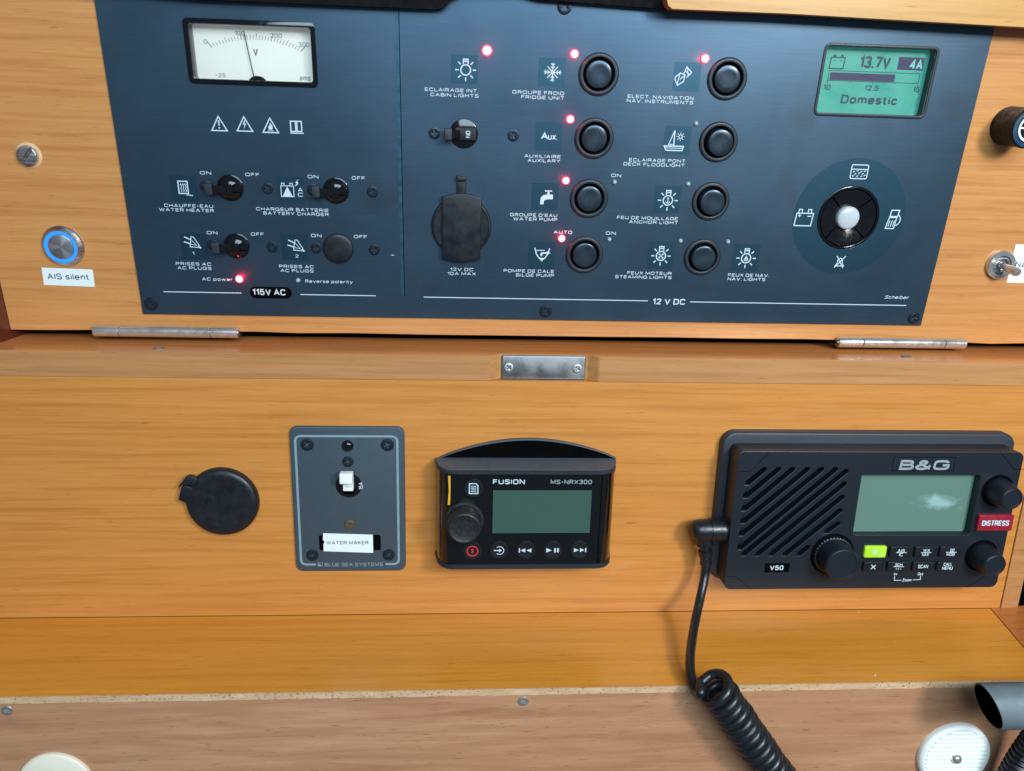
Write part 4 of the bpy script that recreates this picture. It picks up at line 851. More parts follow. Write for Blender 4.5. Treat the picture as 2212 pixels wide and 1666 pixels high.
# ================================================================ round rubber cap
p = FD.hit(477, 1089, 9); R = FD.rad(477, 1089, 79, 9)
rc = Thing('rubber_socket_cap', FD, p[0], p[1], 'round black rubber socket cap with a pull tab on the lower wall', 'socket cap')
rc.part('cap_disc', G().lathe([(R - 1.2, 0), (R, 0.8), (R, 5.0), (R - 0.8, 6.6), (R - 2.5, 7.6), (R - 5, 8.2), (R - 8, 8.0), (0.05, 7.4)], 72, cap0=False), M_RUBBER, (p[0], p[1], 0))
def Kc(x, y, h): a = FD.hit(x / 9.038 + 368.7, y / 9.038 + 997.6, h); return (a[0], a[1])
rc.part('pull_tab', holed([Kc(*q, 7) for q in [(150, 735), (215, 480), (290, 455), (430, 500), (620, 600), (620, 800), (262, 790)]], [], 0.5, 7.9, 0.8, 2), M_RUBBER)
rc.part('pull_tab', holed([Kc(*q, 9) for q in [(145, 515), (140, 490), (290, 300), (340, 282), (400, 290), (520, 345), (500, 470), (290, 460), (220, 450), (165, 505)]], [], 3.5, 8.8, 0.7, 2), M_RUBBER)

# ================================================================ single breaker panel
def Kb(x, y): return (x / 4.728 + 596.4, y / 4.728 + 894.6)
bp = Thing('breaker_panel', FD, 0, 0, 'small slate grey breaker panel with white toggle and WATER MAKER label', 'breaker panel')
bp.part('plate', G().rrect(0, 0, 47.6, 66.7, 6.5, 0, 3.2, 1.1, 8), M_SLATE)
def B_(x, y, h=3.25): return FD.hit(*Kb(x, y), h)
uL, uR_, vT, vB = B_(225, 880)[0], B_(1246, 880)[0], B_(730, 225)[1], B_(730, 1533)[1]
full = rr_pts((uL + uR_) / 2, (vT + vB) / 2, (uR_ - uL) / 2, (vT - vB) / 2, 4.5, 6)
gl, gr = B_(408, 1533)[0], B_(1118, 1533)[0]
# start at the bottom gap and go round
path = [(gr, vB)] + full[18:24][::1] + full[0:18] + [(gl, vB)]
path = [(gr, vB)] + full[21:] + full[:21] + [(gl, vB)]
bp.part('border_line', G().stroke(path, 1.9, 0), M_SLATE_LINE, (0, 0, 3.28), smooth=0)
for x, y, r, mt_ in ((317, 312, 5.4, M_SCREW), (1137, 315, 5.4, M_SCREW), (733, 487, 4.7, M_SCREW), (752, 1130, 4.4, M_BRASS), (370, 1445, 5.2, M_SCREW), (1150, 1440, 5.2, M_SCREW)):
    q = B_(x, y, 4); bp.part('screw', screw_mesh(r, mt_, 0.2), None, (q[0], q[1], 3.2), rot=random.uniform(0.1, 1.3), label='brassy worn screw' if mt_ is M_BRASS else None)
q = B_(728, 330, 5); bp.part('hole_plug', G().lathe([(4.9, 0), (4.9, 0.6), (4.4, 1.8), (3.2, 2.8), (1.6, 3.3), (0.05, 3.4)], 32, cap0=False), M_GLOSS, (q[0], q[1], 3.2))
q = B_(742, 727); R = FD.rad(*Kb(742, 727), 28.3, 3.2)
tgl = bp.part('toggle', holed(circ(q[0], q[1], R, 48), [rr_pts(q[0], q[1], 4.4, 8.2, 0.6)], 3.05, 3.6, 0.15), M_GLOSS)
bp.part('toggle_well', G().box(q[0] - 4.5, q[0] + 4.5, q[1] - 8.2, q[1] + 8.2, 3.06, 3.2), M_VOID, parent=tgl)
wb = B_(741, 742, 8)
bp.part('lever', G().rrect(0, 0, 4.3, 5.6, 0.8, 0, 5.2, 0.7), M_WHITE, (q[0] + 0.1, wb[1] + 1.6, 3.2), parent=tgl, label='white lever base')
wt = B_(712, 664, 16); hwid = FD.rad(*Kb(712, 664), 14.4, 16)
bp.part('lever_tip', G().rrect(0, 0, hwid, 4.7, 1.2, 6.5, 13.2, 1.1), M_WHITE, (wt[0], wt[1], 3.2), parent=tgl)
bp.text('ON', Kb(712, 0)[0], Kb(770, 0)[0], Kb(0, 744)[1] + 0.0, 4.2, mat=M_DIALINK, w_=8.45, parent=tgl, bold=0)
bp.text('15A', 771.5, 787.5, Kb(0, 733)[1], 8.5, w_=3.66, rot=math.pi / 2, parent=tgl, bold=0.01)
a_, b_ = B_(440, 1310), B_(1070, 1310); t_, m_ = B_(755, 1232)[1], B_(755, 1391)[1]
bp.part('label_recess', G().rrect((a_[0] + b_[0]) / 2, (t_ + m_) / 2, (b_[0] - a_[0]) / 2, (t_ - m_) / 2, 2.2, 0, 0.12), M_VOID, (0, 0, 3.22))
q = [B_(482, 1217, 3.7), B_(988, 1232, 3.7), B_(992, 1417, 3.7), (B_(486, 1400, 3.7)), B_(484, 1330, 3.7), B_(496, 1300, 3.7), B_(478, 1285, 3.7)]
tape = bp.part('label_tape', G().prism(q[::-1], 0, 0.3), M_PAPER, (0, 0, 3.4), smooth=0, label='white label tape reading WATER MAKER')
bp.text('WATER MAKER', Kb(515, 0)[0], Kb(945, 0)[0], Kb(0, 1313)[1], 7.6, mat=M_TEXTBLACK, w_=3.78, parent=tape, bold=0.004, sp=1.12)
bp.text('BLUE SEA SYSTEMS', Kb(497, 0)[0], Kb(1092, 0)[0], Kb(0, 1535)[1], 7.6, mat=M_SLATE_LINE, w_=3.3, bold=0.01)
q = B_(452, 1535); g = G(); g.stroke([(-1.9, -1.6), (1.9, -1.6), (1.9, 1.6), (-1.9, 1.6)], 0.4, 0, True); g.flat([(-1.5, -1.3), (1.2, -1.3), (-1.5, 1.3)], 0.02); bp.part('logo', g, M_SLATE_LINE, (q[0], q[1], 3.3), smooth=0)

# ================================================================ stereo remote
def Kf(x, y): return (x / 4.533 + 894.6, y / 4.533 + 921.7)
def F_(x, y, h=30): return FD.hit(*Kf(x, y), h)
fu0, fu1 = F_(203, 900)[0], F_(1988, 900)[0]; fv1, fv0 = F_(1100, 425)[1], F_(1100, 1383)[1]; fc = ((fu0 + fu1) / 2, (fv0 + fv1) / 2)
fs_ = Thing('stereo_remote', FD, fc[0], fc[1], 'small black marine stereo remote with a round knob and dark green screen', 'stereo')
bk0, bk1 = FD.hit(*Kf(250, 300), 2)[0], FD.hit(*Kf(1975, 305), 2)[0]; bvt = FD.hit(*Kf(1110, 118), 4)[1]; bve = FD.hit(*Kf(215, 305), 4)[1]
def arch(ins):
    pts = []
    for i in range(25):
        t = i / 24; x = bk1 - ins + (bk0 - bk1 + 2 * ins) * t; pts.append((x, bve + (bvt - ins - bve) * (math.sin(math.pi * t) ** 0.85)))
    return pts + [(bk0 + ins, fv1 - 12 + ins), (bk1 - ins, fv1 - 12 + ins)]
fs_.part('mount_rim', holed(arch(0), [arch(1.6)], 0.05, 4.5, 0.5), M_DUSTY)
fs_.part('mount_back', G().prism(arch(1.4), 0.05, 1.0), M_VOID)
N_ = 56; hwf = (fu1 - fu0) / 2
def profile(front, back, grow=0.0, R0=18.0):
    """plan of the case seen from above: flat front, rounded ends"""
    pts = []; Ht = hwf + grow
    for i in range(N_ + 1):
        t = -1 + 2 * i / N_
        if i in (0, N_): pts.append((fc[0] + t * Ht, back)); continue
        x = t * Ht; e = max(0.0, abs(x) - (Ht - R0)) / R0
        pts.append((fc[0] + x, front - (front - back) * (1 - math.sqrt(max(0, 1 - e ** 2.4)))))
    return pts
def uv_prism(prof, v0, v1, g=None):
    g = g or G(); pr_ = prof + [(prof[-1][0], 2.0), (prof[0][0], 2.0)]
    return g.rings([[(x, v0, w_) for x, w_ in pr_], [(x, v1, w_) for x, w_ in pr_]])
ft, fb = F_(1100, 462, 31)[1], F_(1100, 1345, 31)[1]
M_FG = plain('front_gloss', c3(9, 11, 14), 0.06, var=0.05, rvar=0.03, coat=0.5)
gls = fs_.part('front_glass', uv_prism(profile(31.2, 7), fb, ft), M_FG, smooth=40)
fs_.part('top_cover', uv_prism(profile(29.5, 5, 0.2), ft, fv1 + 0.2), M_DUSTY, smooth=30)
fs_.part('bottom_cover', uv_prism(profile(29.5, 5, 0.2), fv0, fb), M_BEZEL, smooth=30)
for v0_, v1_ in ((ft + 0.05, fv1 - 0.35), (fv0 + 0.3, fb - 0.05)):
    a_ = profile(32.4, 6, 0.7); b_ = profile(28.5, 4, -1.0); g = G()
    g.rings([[(x, v0_, w_) for x, w_ in a_], [(x, v1_ - .5, w_) for x, w_ in a_], [(x * 1.0, v1_, w_ - .6) for x, w_ in a_], [(x, v1_, w_) for x, w_ in b_]], False, False, closed=False)
    g.rings([[(x, v0_, w_) for x, w_ in b_], [(x, v0_, w_) for x, w_ in a_]], False, False, closed=False)
    fs_.part('lip', g, M_BEZEL, smooth=40)
a_ = F_(1817, 900)[0]; fs_.part('seam', G().box(a_ - 0.35, a_ + 0.35, fb + .3, ft - .3, 0, 0.1), M_VOID, (0, 0, 31.2), parent=gls)
s0, s1 = F_(770, 830)[0], F_(1727, 830)[0]; st_, sb_ = F_(1250, 618)[1], F_(1250, 1034)[1]
fs_.part('screen', G().box(s0, s1, sb_, st_, 0, 0.12), M_SCREEN_F, (0, 0, 31.2), parent=gls, smooth=0)
q = F_(492, 990, 45); kr = FD.rad(*Kf(492, 990), 36.0, 45)
fs_.part('knob', G().lathe([(kr + 2.8, 0), (kr + 2.4, 0.6), (kr + .6, 0.8), (kr + 0.4, 3), (kr, 14.2), (kr - 0.5, 15.2), (kr - 1.6, 15.8), (kr - 2.2, 15.4), (kr * 0.5, 15.0), (0.05, 14.9)], 60, cap0=False), plain('knob_rubber', c3(26, 29, 33), 0.5, var=0.3, scale=500), (q[0], q[1], 31.0))
btn = G().lathe([(8.2, 0), (8.2, 0.5), (7.7, 1.1), (6.8, 1.2), (5.5, 0.9), (0.05, 0.7)], 40, cap0=False).mesh('button', M_BLACK)
def ficon(o, x, y, fn, size, mat):
    p = F_(x, y, 32.3); sc = FD.rad(*Kf(x, y), size / 4.533, 32.3); g = G(); g.k = 0
    def S(pts, t, closed=False): g.k += 0.012; g.stroke([(a * sc, b * sc) for a, b in pts], t * sc, g.k, closed)
    def Fl(pts): g.k += 0.012; g.flat([(a * sc, b * sc) for a, b in pts], g.k)
    fn(S, Fl); fs_.part('icon', g, mat, (p[0], p[1], 32.55), parent=o, smooth=0)
def i_menu(S, Fl):
    S([(-0.8, -1), (0.8, -1), (0.8, 0.6), (0.4, 1), (-0.8, 1)], 0.2, True)
    for q in (0.45, 0.1, -0.25, -0.6): S([(-0.5, q), (0.5, q)], 0.14)
def i_power(S, Fl): ring(S, 0, 0, 0.9, 0.2, 32); S([(0, 0.4), (0, -0.4)], 0.3)
def i_src(S, Fl): S(arc(0.1, 0, 0.9, -130, 130, 24), 0.16); S([(-1.1, 0), (0.1, 0)], 0.24); Fl([(0.0, 0.45), (0.6, 0), (0.0, -0.45)])
def i_prev(S, Fl): Fl([(-1.2, .4), (-1.0, .4), (-1.0, -.4), (-1.2, -.4)]); Fl([(-0.9, 0), (-0.1, .38), (-0.1, -.38)]); Fl([(0.1, 0), (0.95, .38), (0.95, -.38)])
def i_play(S, Fl): Fl([(-1.1, .4), (-0.15, 0), (-1.1, -.4)]); Fl([(0.25, .4), (0.55, .4), (0.55, -.4), (0.25, -.4)]); Fl([(0.75, .4), (1.05, .4), (1.05, -.4), (0.75, -.4)])
def i_next(S, Fl): Fl([(1.2, .4), (1.0, .4), (1.0, -.4), (1.2, -.4)]); Fl([(0.9, 0), (0.1, .38), (0.1, -.38)]); Fl([(-0.1, 0), (-0.95, .38), (-0.95, -.38)])
for x, y, fn, sz, mt_ in ((583, 605, i_menu, 52, M_INK), (571, 1217, i_power, 58, M_REDINK), (832, 1211, i_src, 46, M_INK), (1094, 1210, i_prev, 57, M_INK), (1357, 1209, i_play, 57, M_INK), (1618, 1207, i_next, 56, M_INK)):
    p = F_(x, y, 32); o = fs_.part('button', btn, None, (p[0], p[1], 31.22)); ficon(o, x, y, fn, sz, mt_)
fs_.text('FUSION', Kf(773, 0)[0], Kf(1085, 0)[0], Kf(0, 539)[1], 10.5, mat=M_INK, w_=31.35, bold=0.035, parent=gls)
fs_.text('MS-NRX300', Kf(1338, 0)[0], Kf(1743, 0)[0], Kf(0, 541)[1], 9.3, mat=M_GREYLOGO, w_=31.35, bold=0.025, parent=gls)
a_, b_ = F_(343, 480, 31), F_(343, 765, 31); fs_.part('led_reflection', G().flat([(a_[0] - 1.1, b_[1]), (a_[0] + .9, b_[1]), (a_[0] + 1.2, (a_[1] + b_[1]) / 2), (a_[0] + 1.1, a_[1]), (a_[0] - .9, a_[1]), (a_[0] - .2, (a_[1] + b_[1]) / 2)]), M_AMBER, (0, 0, 31.3), parent=gls, smooth=0)  # amber LED reflection painted on the front glass as a flat strip
g = G()
for k in range(70):
    x = random.uniform(fu0 + 5, fu1 - 5); w_ = random.uniform(2, 26); s_ = random.uniform(0.15, 0.5); a = random.uniform(0, 3.1)
    g.add([(x + s_ * math.cos(a), fv1 + 0.25, w_ + s_ * math.sin(a)), (x - s_ * math.cos(a), fv1 + 0.25, w_ - s_ * math.sin(a)), (x + 0.3 * s_, fv1 + 0.45, w_ + .2)], [(0, 1, 2)])
fs_.part('dust', g, M_DUST, smooth=0, kind='stuff')

# ================================================================ VHF radio
def Kr(x, y): return (x / 2.9566 + 1463.8, y / 2.9566 + 894.6)
WR = 30.0
def R_f(x, y, h=WR): return FD.hit(*Kr(x, y), h)
ru0 = R_f(342, 680)[0]; ru1 = R_f(2130, 660)[0]; rv1 = R_f(1100, 240)[1]; rv0 = R_f(1100, 1113)[1]
vr = Thing('marine_radio', FD, (ru0 + ru1) / 2, (rv0 + rv1) / 2, 'black marine radio with speaker slots, screen, knobs and red distress button', 'radio')
fl0, fl1 = FD.hit(1547, 1090, 8)[0], FD.hit(2193, 955, 8)[0]; flt = FD.hit(1850, 932, 5)[1]
g = G().rrect((fl0 + fl1) / 2, (flt + rv0 - 2) / 2, (fl1 - fl0) / 2, (flt - rv0 + 2) / 2, 12, 0, 9, 2.2, 8); vr.part('mounting_flange', g, M_RADIO_B)
g = G().rrect((ru0 + ru1) / 2, (rv0 + rv1) / 2, (ru1 - ru0) / 2, (rv1 - rv0) / 2, 6, 9.05, 19.9, 0, 6); vr.part('body', g, M_RADIO)
slots = []
for (x0, y0), (x1, y1) in (((430, 452), (560, 340)), ((420, 535), (650, 340)), ((410, 617), (740, 340)), ((402, 698), (835, 340)), ((392, 777), (925, 340)), ((382, 865), (1015, 340)),
    ((405, 905), (1082, 352)), ((495, 905), (1072, 432)), ((580, 905), (1058, 518)), ((670, 905), (1043, 604)), ((758, 905), (838, 838)), ((935, 760), (1030, 688))):
    a, b = Vector(R_f(x0, y0)), Vector(R_f(x1, y1)); hv_ = 2.0
    slots.append([(a.x, a.y - 0.1), (a.x + 3.8, a.y - 0.1), (b.x + 1.4, b.y - 2.8), (b.x + 1.4, b.y + 0.1), (b.x - 1.8, b.y + 0.1), (a.x, a.y + 2.8)])
sc0 = R_f(1150, 570)[0]; sc1 = R_f(1903, 570)[0]; sct = R_f(1550, 388)[1]; scb = R_f(1500, 772)[1]
logo = (R_f(1375, 318)[0], R_f(1768, 318)[0], R_f(1570, 362)[1], R_f(1570, 275)[1])
kn = []
outer = rr_pts((ru0 + ru1) / 2, (rv0 + rv1) / 2, (ru1 - ru0) / 2, (rv1 - rv0) / 2, 6, 6)
g = holed(outer, slots + [rr_pts((sc0 + sc1) / 2, (sct + scb) / 2, (sc1 - sc0) / 2, (sct - scb) / 2, 2)], 19.9, WR, 0.35, 1)
fp = vr.part('faceplate', g, M_RADIO, smooth=0)
vr.part('speaker_mesh', G().box(ru0 + 3, R_f(1100, 600)[0], rv0 + 8, rv1 - 8, 20.0, 20.6), M_VOID, parent=fp)
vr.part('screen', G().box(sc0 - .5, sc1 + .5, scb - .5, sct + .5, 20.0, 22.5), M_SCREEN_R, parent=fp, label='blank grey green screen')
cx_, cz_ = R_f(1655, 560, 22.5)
def glare_mat():  # screen colour with a soft pale glare painted into it
    n = NT('radio_screen_glare')
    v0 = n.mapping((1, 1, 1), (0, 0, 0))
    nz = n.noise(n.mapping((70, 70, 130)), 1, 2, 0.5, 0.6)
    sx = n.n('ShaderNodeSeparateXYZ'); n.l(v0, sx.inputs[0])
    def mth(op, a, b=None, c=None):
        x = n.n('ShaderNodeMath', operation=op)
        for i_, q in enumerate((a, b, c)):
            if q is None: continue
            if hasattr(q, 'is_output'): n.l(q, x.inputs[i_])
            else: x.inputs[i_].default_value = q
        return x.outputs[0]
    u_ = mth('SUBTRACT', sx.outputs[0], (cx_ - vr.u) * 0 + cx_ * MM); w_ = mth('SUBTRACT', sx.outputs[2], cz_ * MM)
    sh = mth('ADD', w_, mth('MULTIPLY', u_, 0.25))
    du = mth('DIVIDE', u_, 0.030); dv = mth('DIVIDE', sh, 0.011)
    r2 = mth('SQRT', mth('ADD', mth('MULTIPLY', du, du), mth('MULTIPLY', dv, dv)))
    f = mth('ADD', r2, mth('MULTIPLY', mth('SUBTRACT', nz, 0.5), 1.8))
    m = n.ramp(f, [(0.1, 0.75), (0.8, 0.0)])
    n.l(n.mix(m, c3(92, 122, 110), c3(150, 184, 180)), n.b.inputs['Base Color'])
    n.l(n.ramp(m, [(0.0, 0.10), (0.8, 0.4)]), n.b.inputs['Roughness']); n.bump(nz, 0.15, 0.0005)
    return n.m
sc_part = [c for c in fp.children if c.name.startswith('screen')][0]; sc_part.data.materials[0] = glare_mat()
g = G().stroke([(logo[0], logo[2]), (logo[1], logo[2]), (logo[1], logo[3]), (logo[0], logo[3])], 0.5, 0, True); vr.part('logo_frame', g, M_VOID, (0, 0, WR + .05), parent=fp, smooth=0)
vr.text('B&G', Kr(1418, 0)[0], Kr(1735, 0)[0], Kr(0, 325)[1], 21.5, mat=M_GREYLOGO, w_=WR + 0.25, bold=0.05, shear=0.12, sp=0.25, parent=fp)
a_, b_ = R_f(556, 982), R_f(714, 982); vr.part('model_badge', G().rrect((a_[0] + b_[0]) / 2, a_[1], (b_[0] - a_[0]) / 2, 4.3, 0.8, 0, 0.15), M_VOID, (0, 0, WR + .02), parent=fp)
vr.text('V50', Kr(590, 0)[0], Kr(676, 0)[0], Kr(0, 981)[1], 10, mat=M_INK, w_=WR + .25, bold=0.03, parent=fp)
g = G()
for pp in ([(385, 365), (465, 365), (590, 240)], [(305, 1037), (372, 1037), (470, 1118)], [(2060, 238), (2150, 352), (2212, 352)], [(1845, 1108), (1965, 1035)]):
    g.stroke([R_f(*q) for q in pp], 0.45, 0)
vr.part('corner_seam', g, M_VOID, (0, 0, WR + .03), parent=fp, smooth=0)
def rknob(x, y, L, rt, rbse, rwell):
    q = R_f(x, y, WR + L)
    k_ = vr.part('knob', G().lathe([(rbse, 0), (rbse, 2), (rbse - 0.3, L * 0.4), (rt + 0.6, L - 2.2), (rt, L - 0.7), (rt - 0.9, L), (rt - 1.9, L), (rt - 2.4, L - 0.6), (0.05, L - 0.6)], 56, cap0=False), M_RADIO, (q[0], q[1], WR))
    vr.part('knob_well', G().lathe([(rwell, 0), (rwell - 0.8, 0.25), (rbse - .3, 0.28)], 56, cap0=False, cap1=False), M_VOID, (q[0], q[1], WR + .02), parent=k_)
    return q
_q = rknob(1056, 965, 20, 14.2, 16.0, 19.5)
g = G(); R_ = []
for ww, am in ((0.3, 0.9), (3.0, 0.9), (3.6, 0.0)):
    R_.append([((16.6 + (am if (i // 2) % 2 else 0)) * math.cos(2 * math.pi * i / 144), (16.6 + (am if (i // 2) % 2 else 0)) * math.sin(2 * math.pi * i / 144), ww) for i in range(144)])
g.rings(R_, False, True); vr.part('knurled_ring', g, M_RADIO, (_q[0], _q[1], WR))
q = rknob(2140, 545, 19, 9.4, 12.0, 14.5); rknob(2030, 970, 19, 9.8, 12.4, 15)
# distress
a_, b_ = R_f(1920, 695, WR + 3), R_f(2142, 695, WR + 3); t_, m_ = R_f(2030, 645, WR + 3)[1], R_f(2030, 746, WR + 3)[1]
dbt = vr.part('distress_button', G().rrect((a_[0] + b_[0]) / 2, (t_ + m_) / 2, (b_[0] - a_[0]) / 2, (t_ - m_) / 2, 1.0, 0, 3.4, 0.8), M_RED, (0, 0, WR))
vr.text('DISTRESS', Kr(1945, 0)[0], Kr(2118, 0)[0], Kr(0, 696)[1], 11.5, mat=M_INK, w_=WR + 3.5, bold=0.03, parent=dbt)
def rbtn(x0, x1, y0, y1, mat, texts):
    h = WR + 2.4; a_, b_ = R_f(x0, (y0 + y1) / 2, h), R_f(x1, (y0 + y1) / 2, h); t_, m_ = R_f((x0 + x1) / 2, y0, h)[1], R_f((x0 + x1) / 2, y1, h)[1]
    cx, cy = (a_[0] + b_[0]) / 2, (t_ + m_) / 2
    o = vr.part('key', G().rrect(0, 0, (b_[0] - a_[0]) / 2, (t_ - m_) / 2, 1.6, 0, 2.4, 0.7), mat, (cx, cy, WR))
    for body, tx0, tx1, ty, th_ in texts:
        if body == '-': g = G().flat([R_f(tx0, ty + 2, h), R_f(tx1, ty + 2, h), R_f(tx1, ty - 2, h), R_f(tx0, ty - 2, h)]); vr.part('lettering', g, M_INK, (0, 0, WR + 2.5), parent=o, smooth=0)
        elif body == 'x':
            p = R_f((tx0 + tx1) / 2, ty, h); g = G(); g.stroke([(-2, -2), (2, 2)], 0.8, 0); g.stroke([(-2, 2), (2, -2)], 0.8, 0.02); vr.part('lettering', g, M_INK, (p[0], p[1], WR + 2.5), parent=o, smooth=0)
        else: vr.text(body, Kr(tx0, 0)[0], Kr(tx1, 0)[0], Kr(0, ty)[1], th_ / 2.9566, mat=M_INK, w_=WR + 2.52, bold=0.02, parent=o)
rbtn(1195, 1335, 845, 918, M_LIME, [('16', 1238, 1276, 880, 28), ('9', 1288, 1302, 896, 18)])
rbtn(1357, 1500, 846, 914, M_BLACK, [('AIS', 1406, 1452, 872, 20), ('-', 1396, 1463, 884, 0), ('IC', 1415, 1438, 897, 20)])
rbtn(1517, 1657, 846, 914, M_BLACK, [('WX', 1570, 1612, 871, 20), ('-', 1555, 1620, 884, 0), ('NAV', 1562, 1606, 897, 20)])
rbtn(1676, 1810, 846, 912, M_BLACK, [('GO', 1742, 1768, 869, 20), ('-', 1714, 1782, 882, 0), ('MOB', 1718, 1770, 895, 20)])
rbtn(1188, 1320, 944, 1004, M_BLACK, [('x', 1232, 1268, 976, 30)])
rbtn(1342, 1482, 944, 1004, M_BLACK, [('3CH', 1388, 1436, 962, 18), ('-', 1378, 1446, 974, 0), ('+/-', 1392, 1430, 988, 18)])
rbtn(1502, 1642, 944, 1004, M_BLACK, [('SCAN', 1536, 1600, 973, 22)])
rbtn(1657, 1790, 944, 1002, M_BLACK, [('CALL', 1700, 1754, 959, 20), ('MENU', 1690, 1757, 983, 22)])
vr.text('In', Kr(1383, 0)[0], Kr(1402, 0)[0], Kr(0, 1021)[1], 6, w_=WR + .1, parent=fp); vr.text('Out', Kr(1534, 0)[0], Kr(1570, 0)[0], Kr(0, 1020)[1], 6, w_=WR + .1, parent=fp); vr.text('Zoom', Kr(1436, 0)[0], Kr(1494, 0)[0], Kr(0, 1059)[1], 6.2, w_=WR + .1, parent=fp)
g = G(); g.stroke([R_f(1386, 1034), R_f(1384, 1061), R_f(1428, 1061)], 0.6, 0); g.stroke([R_f(1502, 1058), R_f(1550, 1056), R_f(1552, 1032)], 0.6, 0); vr.part('lettering', g, M_INK, (0, 0, WR + .1), parent=fp, smooth=0)

# ================================================================ microphone cord
def Kp(x, y): return (x / 2.866 + 1355.4, y / 2.866 + 1084.3)
def P_(x, y, h): a = FD.hit(*Kp(x, y), h); return Vector((a[0], a[1], h))
wp = 17
pa = P_(452, 172, wp); pb = P_(610, 175, wp)
cd = Thing('microphone_cord', FD, pa.x, pa.y, 'black coiled microphone cord plugged into the left side of the radio', 'cord', w_=wp)
B0 = Vector((pa.x, pa.y, wp)); rel = lambda v: tuple(v - B0)
def smooth_path(P, n=10):
    out = []
    for i in range(len(P) - 1):
        p0, p1, p2, p3 = P[max(i - 1, 0)], P[i], P[i + 1], P[min(i + 2, len(P) - 1)]
        for k in range(n):
            t = k / n; out.append(0.5 * ((2 * p1) + (p2 - p0) * t + (2 * p0 - 5 * p1 + 4 * p2 - p3) * t * t + (3 * p1 - p0 - 3 * p2 + p3) * t ** 3))
    return out + [P[-1]]
pr = 9.6
e_ = []
for i in range(6): a = rad(15 + 15 * i); e_.append((Vector((pa.x - 4.5 * math.sin(a) + 0, pa.y, wp)), pr * (0.35 + 0.65 * math.sin(a))))
path = [pa + Vector((-8.5, 0, 0)), pa + Vector((-7.6, 0, 0)), pa + Vector((-5.5, 0, 0)), pa + Vector((-1, 0, 0)), pa + Vector((8, 0, 0)), pa + Vector((8.2, 0, 0)), pa + Vector((16, 0, 0)), Vector((ru0 + 2, pa.y, wp))]
cd.part('plug', G().tube([rel(v) for v in path], [2.5, 6.0, 8.2, 9.4, 9.6, 10.2, 10.4, 10.4], 28), M_CABLE, tuple(B0), smooth=50)
nk = [P_(472, 175, wp), P_(477, 262, wp), P_(480, 270, wp), P_(481, 295, wp), P_(482, 300, wp), P_(484, 330, wp), P_(485, 335, wp), P_(486, 385, wp + 1), P_(486, 392, wp + 1)]
cd.part('strain_relief', G().tube([rel(v) for v in nk], [8.6, 7.6, 4.6, 4.4, 6.2, 6.0, 4.6, 5.2, 4.2], 24), M_CABLE, tuple(B0), smooth=50)
CP = [P_(486, 380, wp + 1), P_(478, 470, 21), P_(450, 600, 31), P_(420, 740, 48), P_(398, 870, 70), P_(388, 980, 90), P_(396, 1090, 108), P_(428, 1180, 120), P_(492, 1225, 134)]
ax0 = P_(545, 1152, 127); ax1 = P_(1075, 1905, 122); axd = (ax1 - ax0); Lx = axd.length; axd.normalize()
e1 = axd.cross(Vector((0, 0, 1))).normalized(); e2 = e1.cross(axd).normalized()
Rc, rt_, pitch = 11.0, 3.85, 8.1
turns = int(Lx / pitch); coil = []
th0 = math.atan2((CP[-1] - ax0).dot(e2), (CP[-1] - ax0).dot(e1))
for i in range(turns * 22):
    th = th0 - 2 * math.pi * i / 22; s_ = pitch * i / 22 - 4
    rr_ = Rc + 0.35 * math.sin(i * 0.071) + 0.2 * math.sin(i * 0.19 + 1); s_ += 0.9 * math.sin(i * 0.023 + .6)
    if i < 22: s_ = pitch * i / 22 - 4 - 2.0 * math.sin(math.pi * i / 22)
    coil.append(ax0 + axd * s_ + e1 * rr_ * math.cos(th) + e2 * rr_ * math.sin(th))
full = smooth_path(CP, 10)[:-6] + []
br = smooth_path([full[-1], coil[3], ], 1)
allp = smooth_path(CP[:-1] + [coil[2]] + [coil[5], coil[8]], 10)[:-1] + coil[8:]
cd.part('coiled_cable', G().tube([rel(v) for v in allp], rt_, 12), M_CABLE, tuple(B0), smooth=60)

# ================================================================ lower board fittings
WB = WF - 1.6
for x, y, s_ in ((1130.5, 1514, 'silver cross head screw under the shelf edge near the middle'), (16, 1534, 'silver cross head screw under the shelf edge at far left')):
    p = FD.hit(x, y, WB); o = bpy.data.objects.new('screw', screw_mesh(4.1, M_ZINC, 0.2)); C.objects.link(o); o.location = FD.world(p[0], p[1], WB) * MM; o.rotation_euler = (0, 0.6, 0); o['label'] = s_; o['category'] = 'screw'; o['group'] = 'screws in the lower board'
p = FD.hit(120, 1697, WB + 3); dl = Thing('round_cover', FD, p[0], p[1], 'plain white round cover at the lower left corner', 'round cover', w_=WB)
dl.part('cover_disc', G().lathe([(28, 0), (28, 2), (27, 3.4), (24, 4.4), (12, 5.4), (0.05, 5.7)], 64, cap0=False), plain('cream_plastic', c3(226, 218, 198), 0.5, var=0.02), (p[0], p[1], WB))
p = FD.hit(2064.5, 1637, WB + 5); dr = Thing('vented_cover', FD, p[0], p[1], 'white ribbed round cover with a central screw at the lower right', 'round cover', w_=WB)
R = FD.rad(2064.5, 1640, 76, WB + 4)
dr.part('cover_disc', G().lathe([(R, 0), (R, 3.0), (R - 0.8, 4.6), (R - 2.6, 5.6), (R - 3.4, 5.4), (0.05, 5.4)], 64, cap0=False), M_WHITE, (p[0], p[1], WB))
for k in range(-6, 7):
    y = k * R / 7.6; hx = math.sqrt(max(0, (R - 4.6) ** 2 - y * y)); o = dr.part('rib', G().box(-hx, hx, -0.85, 0.85, 0, 1.0, 0.4), M_WHITE, (p[0], p[1] + y, WB + 5.35))
dr.part('screw', G().lathe([(4.2, 0), (4.2, 1.2), (3.6, 2.6), (2.2, 3.6), (0.05, 4.0)], 28, cap0=False), M_CHROME, (p[0], p[1], WB + 5.4))
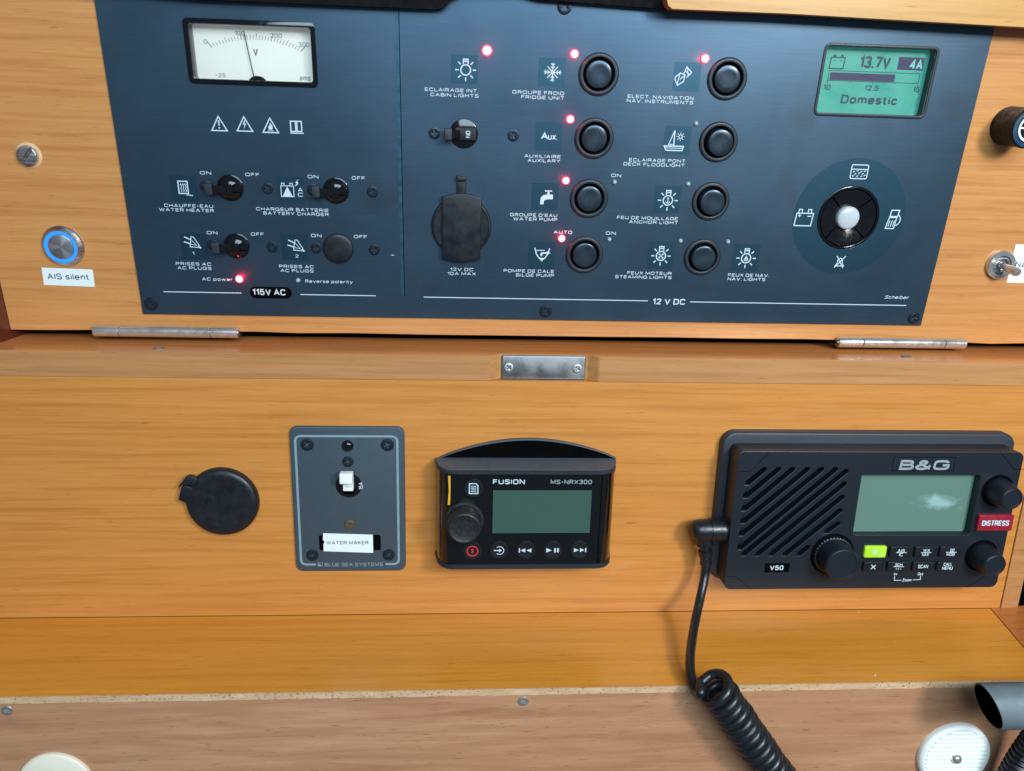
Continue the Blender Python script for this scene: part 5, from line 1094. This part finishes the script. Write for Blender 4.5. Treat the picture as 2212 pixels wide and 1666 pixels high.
# chart lamp
wl_ = 150.0; p = FD.hit(2135, 1525.5, wl_); lr = 16.6
lp = Thing('gooseneck_lamp', FD, p[0], p[1], 'grey tubular chart lamp head on a black flexible neck at the right edge', 'lamp', w_=wl_)
g = G(); R2 = []
for r_, x in ((lr - 1.4, 60), (lr - 1.4, 1.0), (lr - .5, 0), (lr, 0.6), (lr, 110)):
    R2.append([(x + (0.35 * r_ * (1 - math.sin(2 * math.pi * i / 48)) - 6 if x < 100 else 0), r_ * math.sin(2 * math.pi * i / 48), r_ * math.cos(2 * math.pi * i / 48)) for i in range(48)])
g.rings(R2, True, True); lp.part('lamp_head', g, M_LAMP, (p[0], p[1], wl_), smooth=40)
g = G(); g.add([(24, (lr - 1.6) * math.sin(2 * math.pi * i / 32), (lr - 1.6) * math.cos(2 * math.pi * i / 32)) for i in range(32)], [tuple(range(32))])
g.rings([[(x + 0.35 * (lr - 1.5) * (1 - math.sin(2 * math.pi * i / 40)) - 6, (lr - 1.5) * math.sin(2 * math.pi * i / 40), (lr - 1.5) * math.cos(2 * math.pi * i / 40)) for i in range(40)] for x in (0.4, 24)], False, False)
lp.part('lamp_lining', g, M_VOID, (p[0], p[1], wl_), smooth=40)
def Q_(x, y, h): a = FD.hit(x, y, h); return Vector((a[0], a[1], h))
gp = smooth_path([Q_(2262, 1560, 146), Q_(2236, 1600, 138), Q_(2202, 1650, 132), Q_(2165, 1720, 128), Q_(2110, 1840, 124)], 24)
rads = []; dist = 0; prev = gp[0]; fine = []
for a_, b_ in zip(gp[:-1], gp[1:]):
    for k in range(4): fine.append(a_.lerp(b_, k / 4))
for q in fine:
    dist += (q - prev).length; prev = q; rads.append(9.6 + 1.1 * math.sin(dist * 2 * math.pi / 5.0))
b0 = Vector((p[0], p[1], wl_))
lp.part('flexible_neck', G().tube([tuple(q - b0) for q in fine], rads, 24), M_CABLE, tuple(b0), smooth=60)
# crumbs on the shelf
g = G()
for x, y, s_ in ((1890, 1459, 1.3), (1855, 1323, 1.1), (1935, 1386, .6), (712, 1354, .5), (755, 1334, .45), (790, 1345, .4), (635, 1353, .5), (1060, 1326, .5), (1290, 1326, .4), (880, 1352, .3)):
    q = on_z(x, y, Zs); z = Zs + 0.05
    g.add([(q.x - s_, z, -q.y), (q.x + s_, z, -q.y - 0.3 * s_), (q.x + 0.2 * s_, z, -q.y + s_), (q.x, z + s_, -q.y + .2)], [(0, 1, 3), (1, 2, 3), (2, 0, 3), (0, 2, 1)])
o = structure('crumbs', g, M_DUST, FD); o['kind'] = 'stuff'
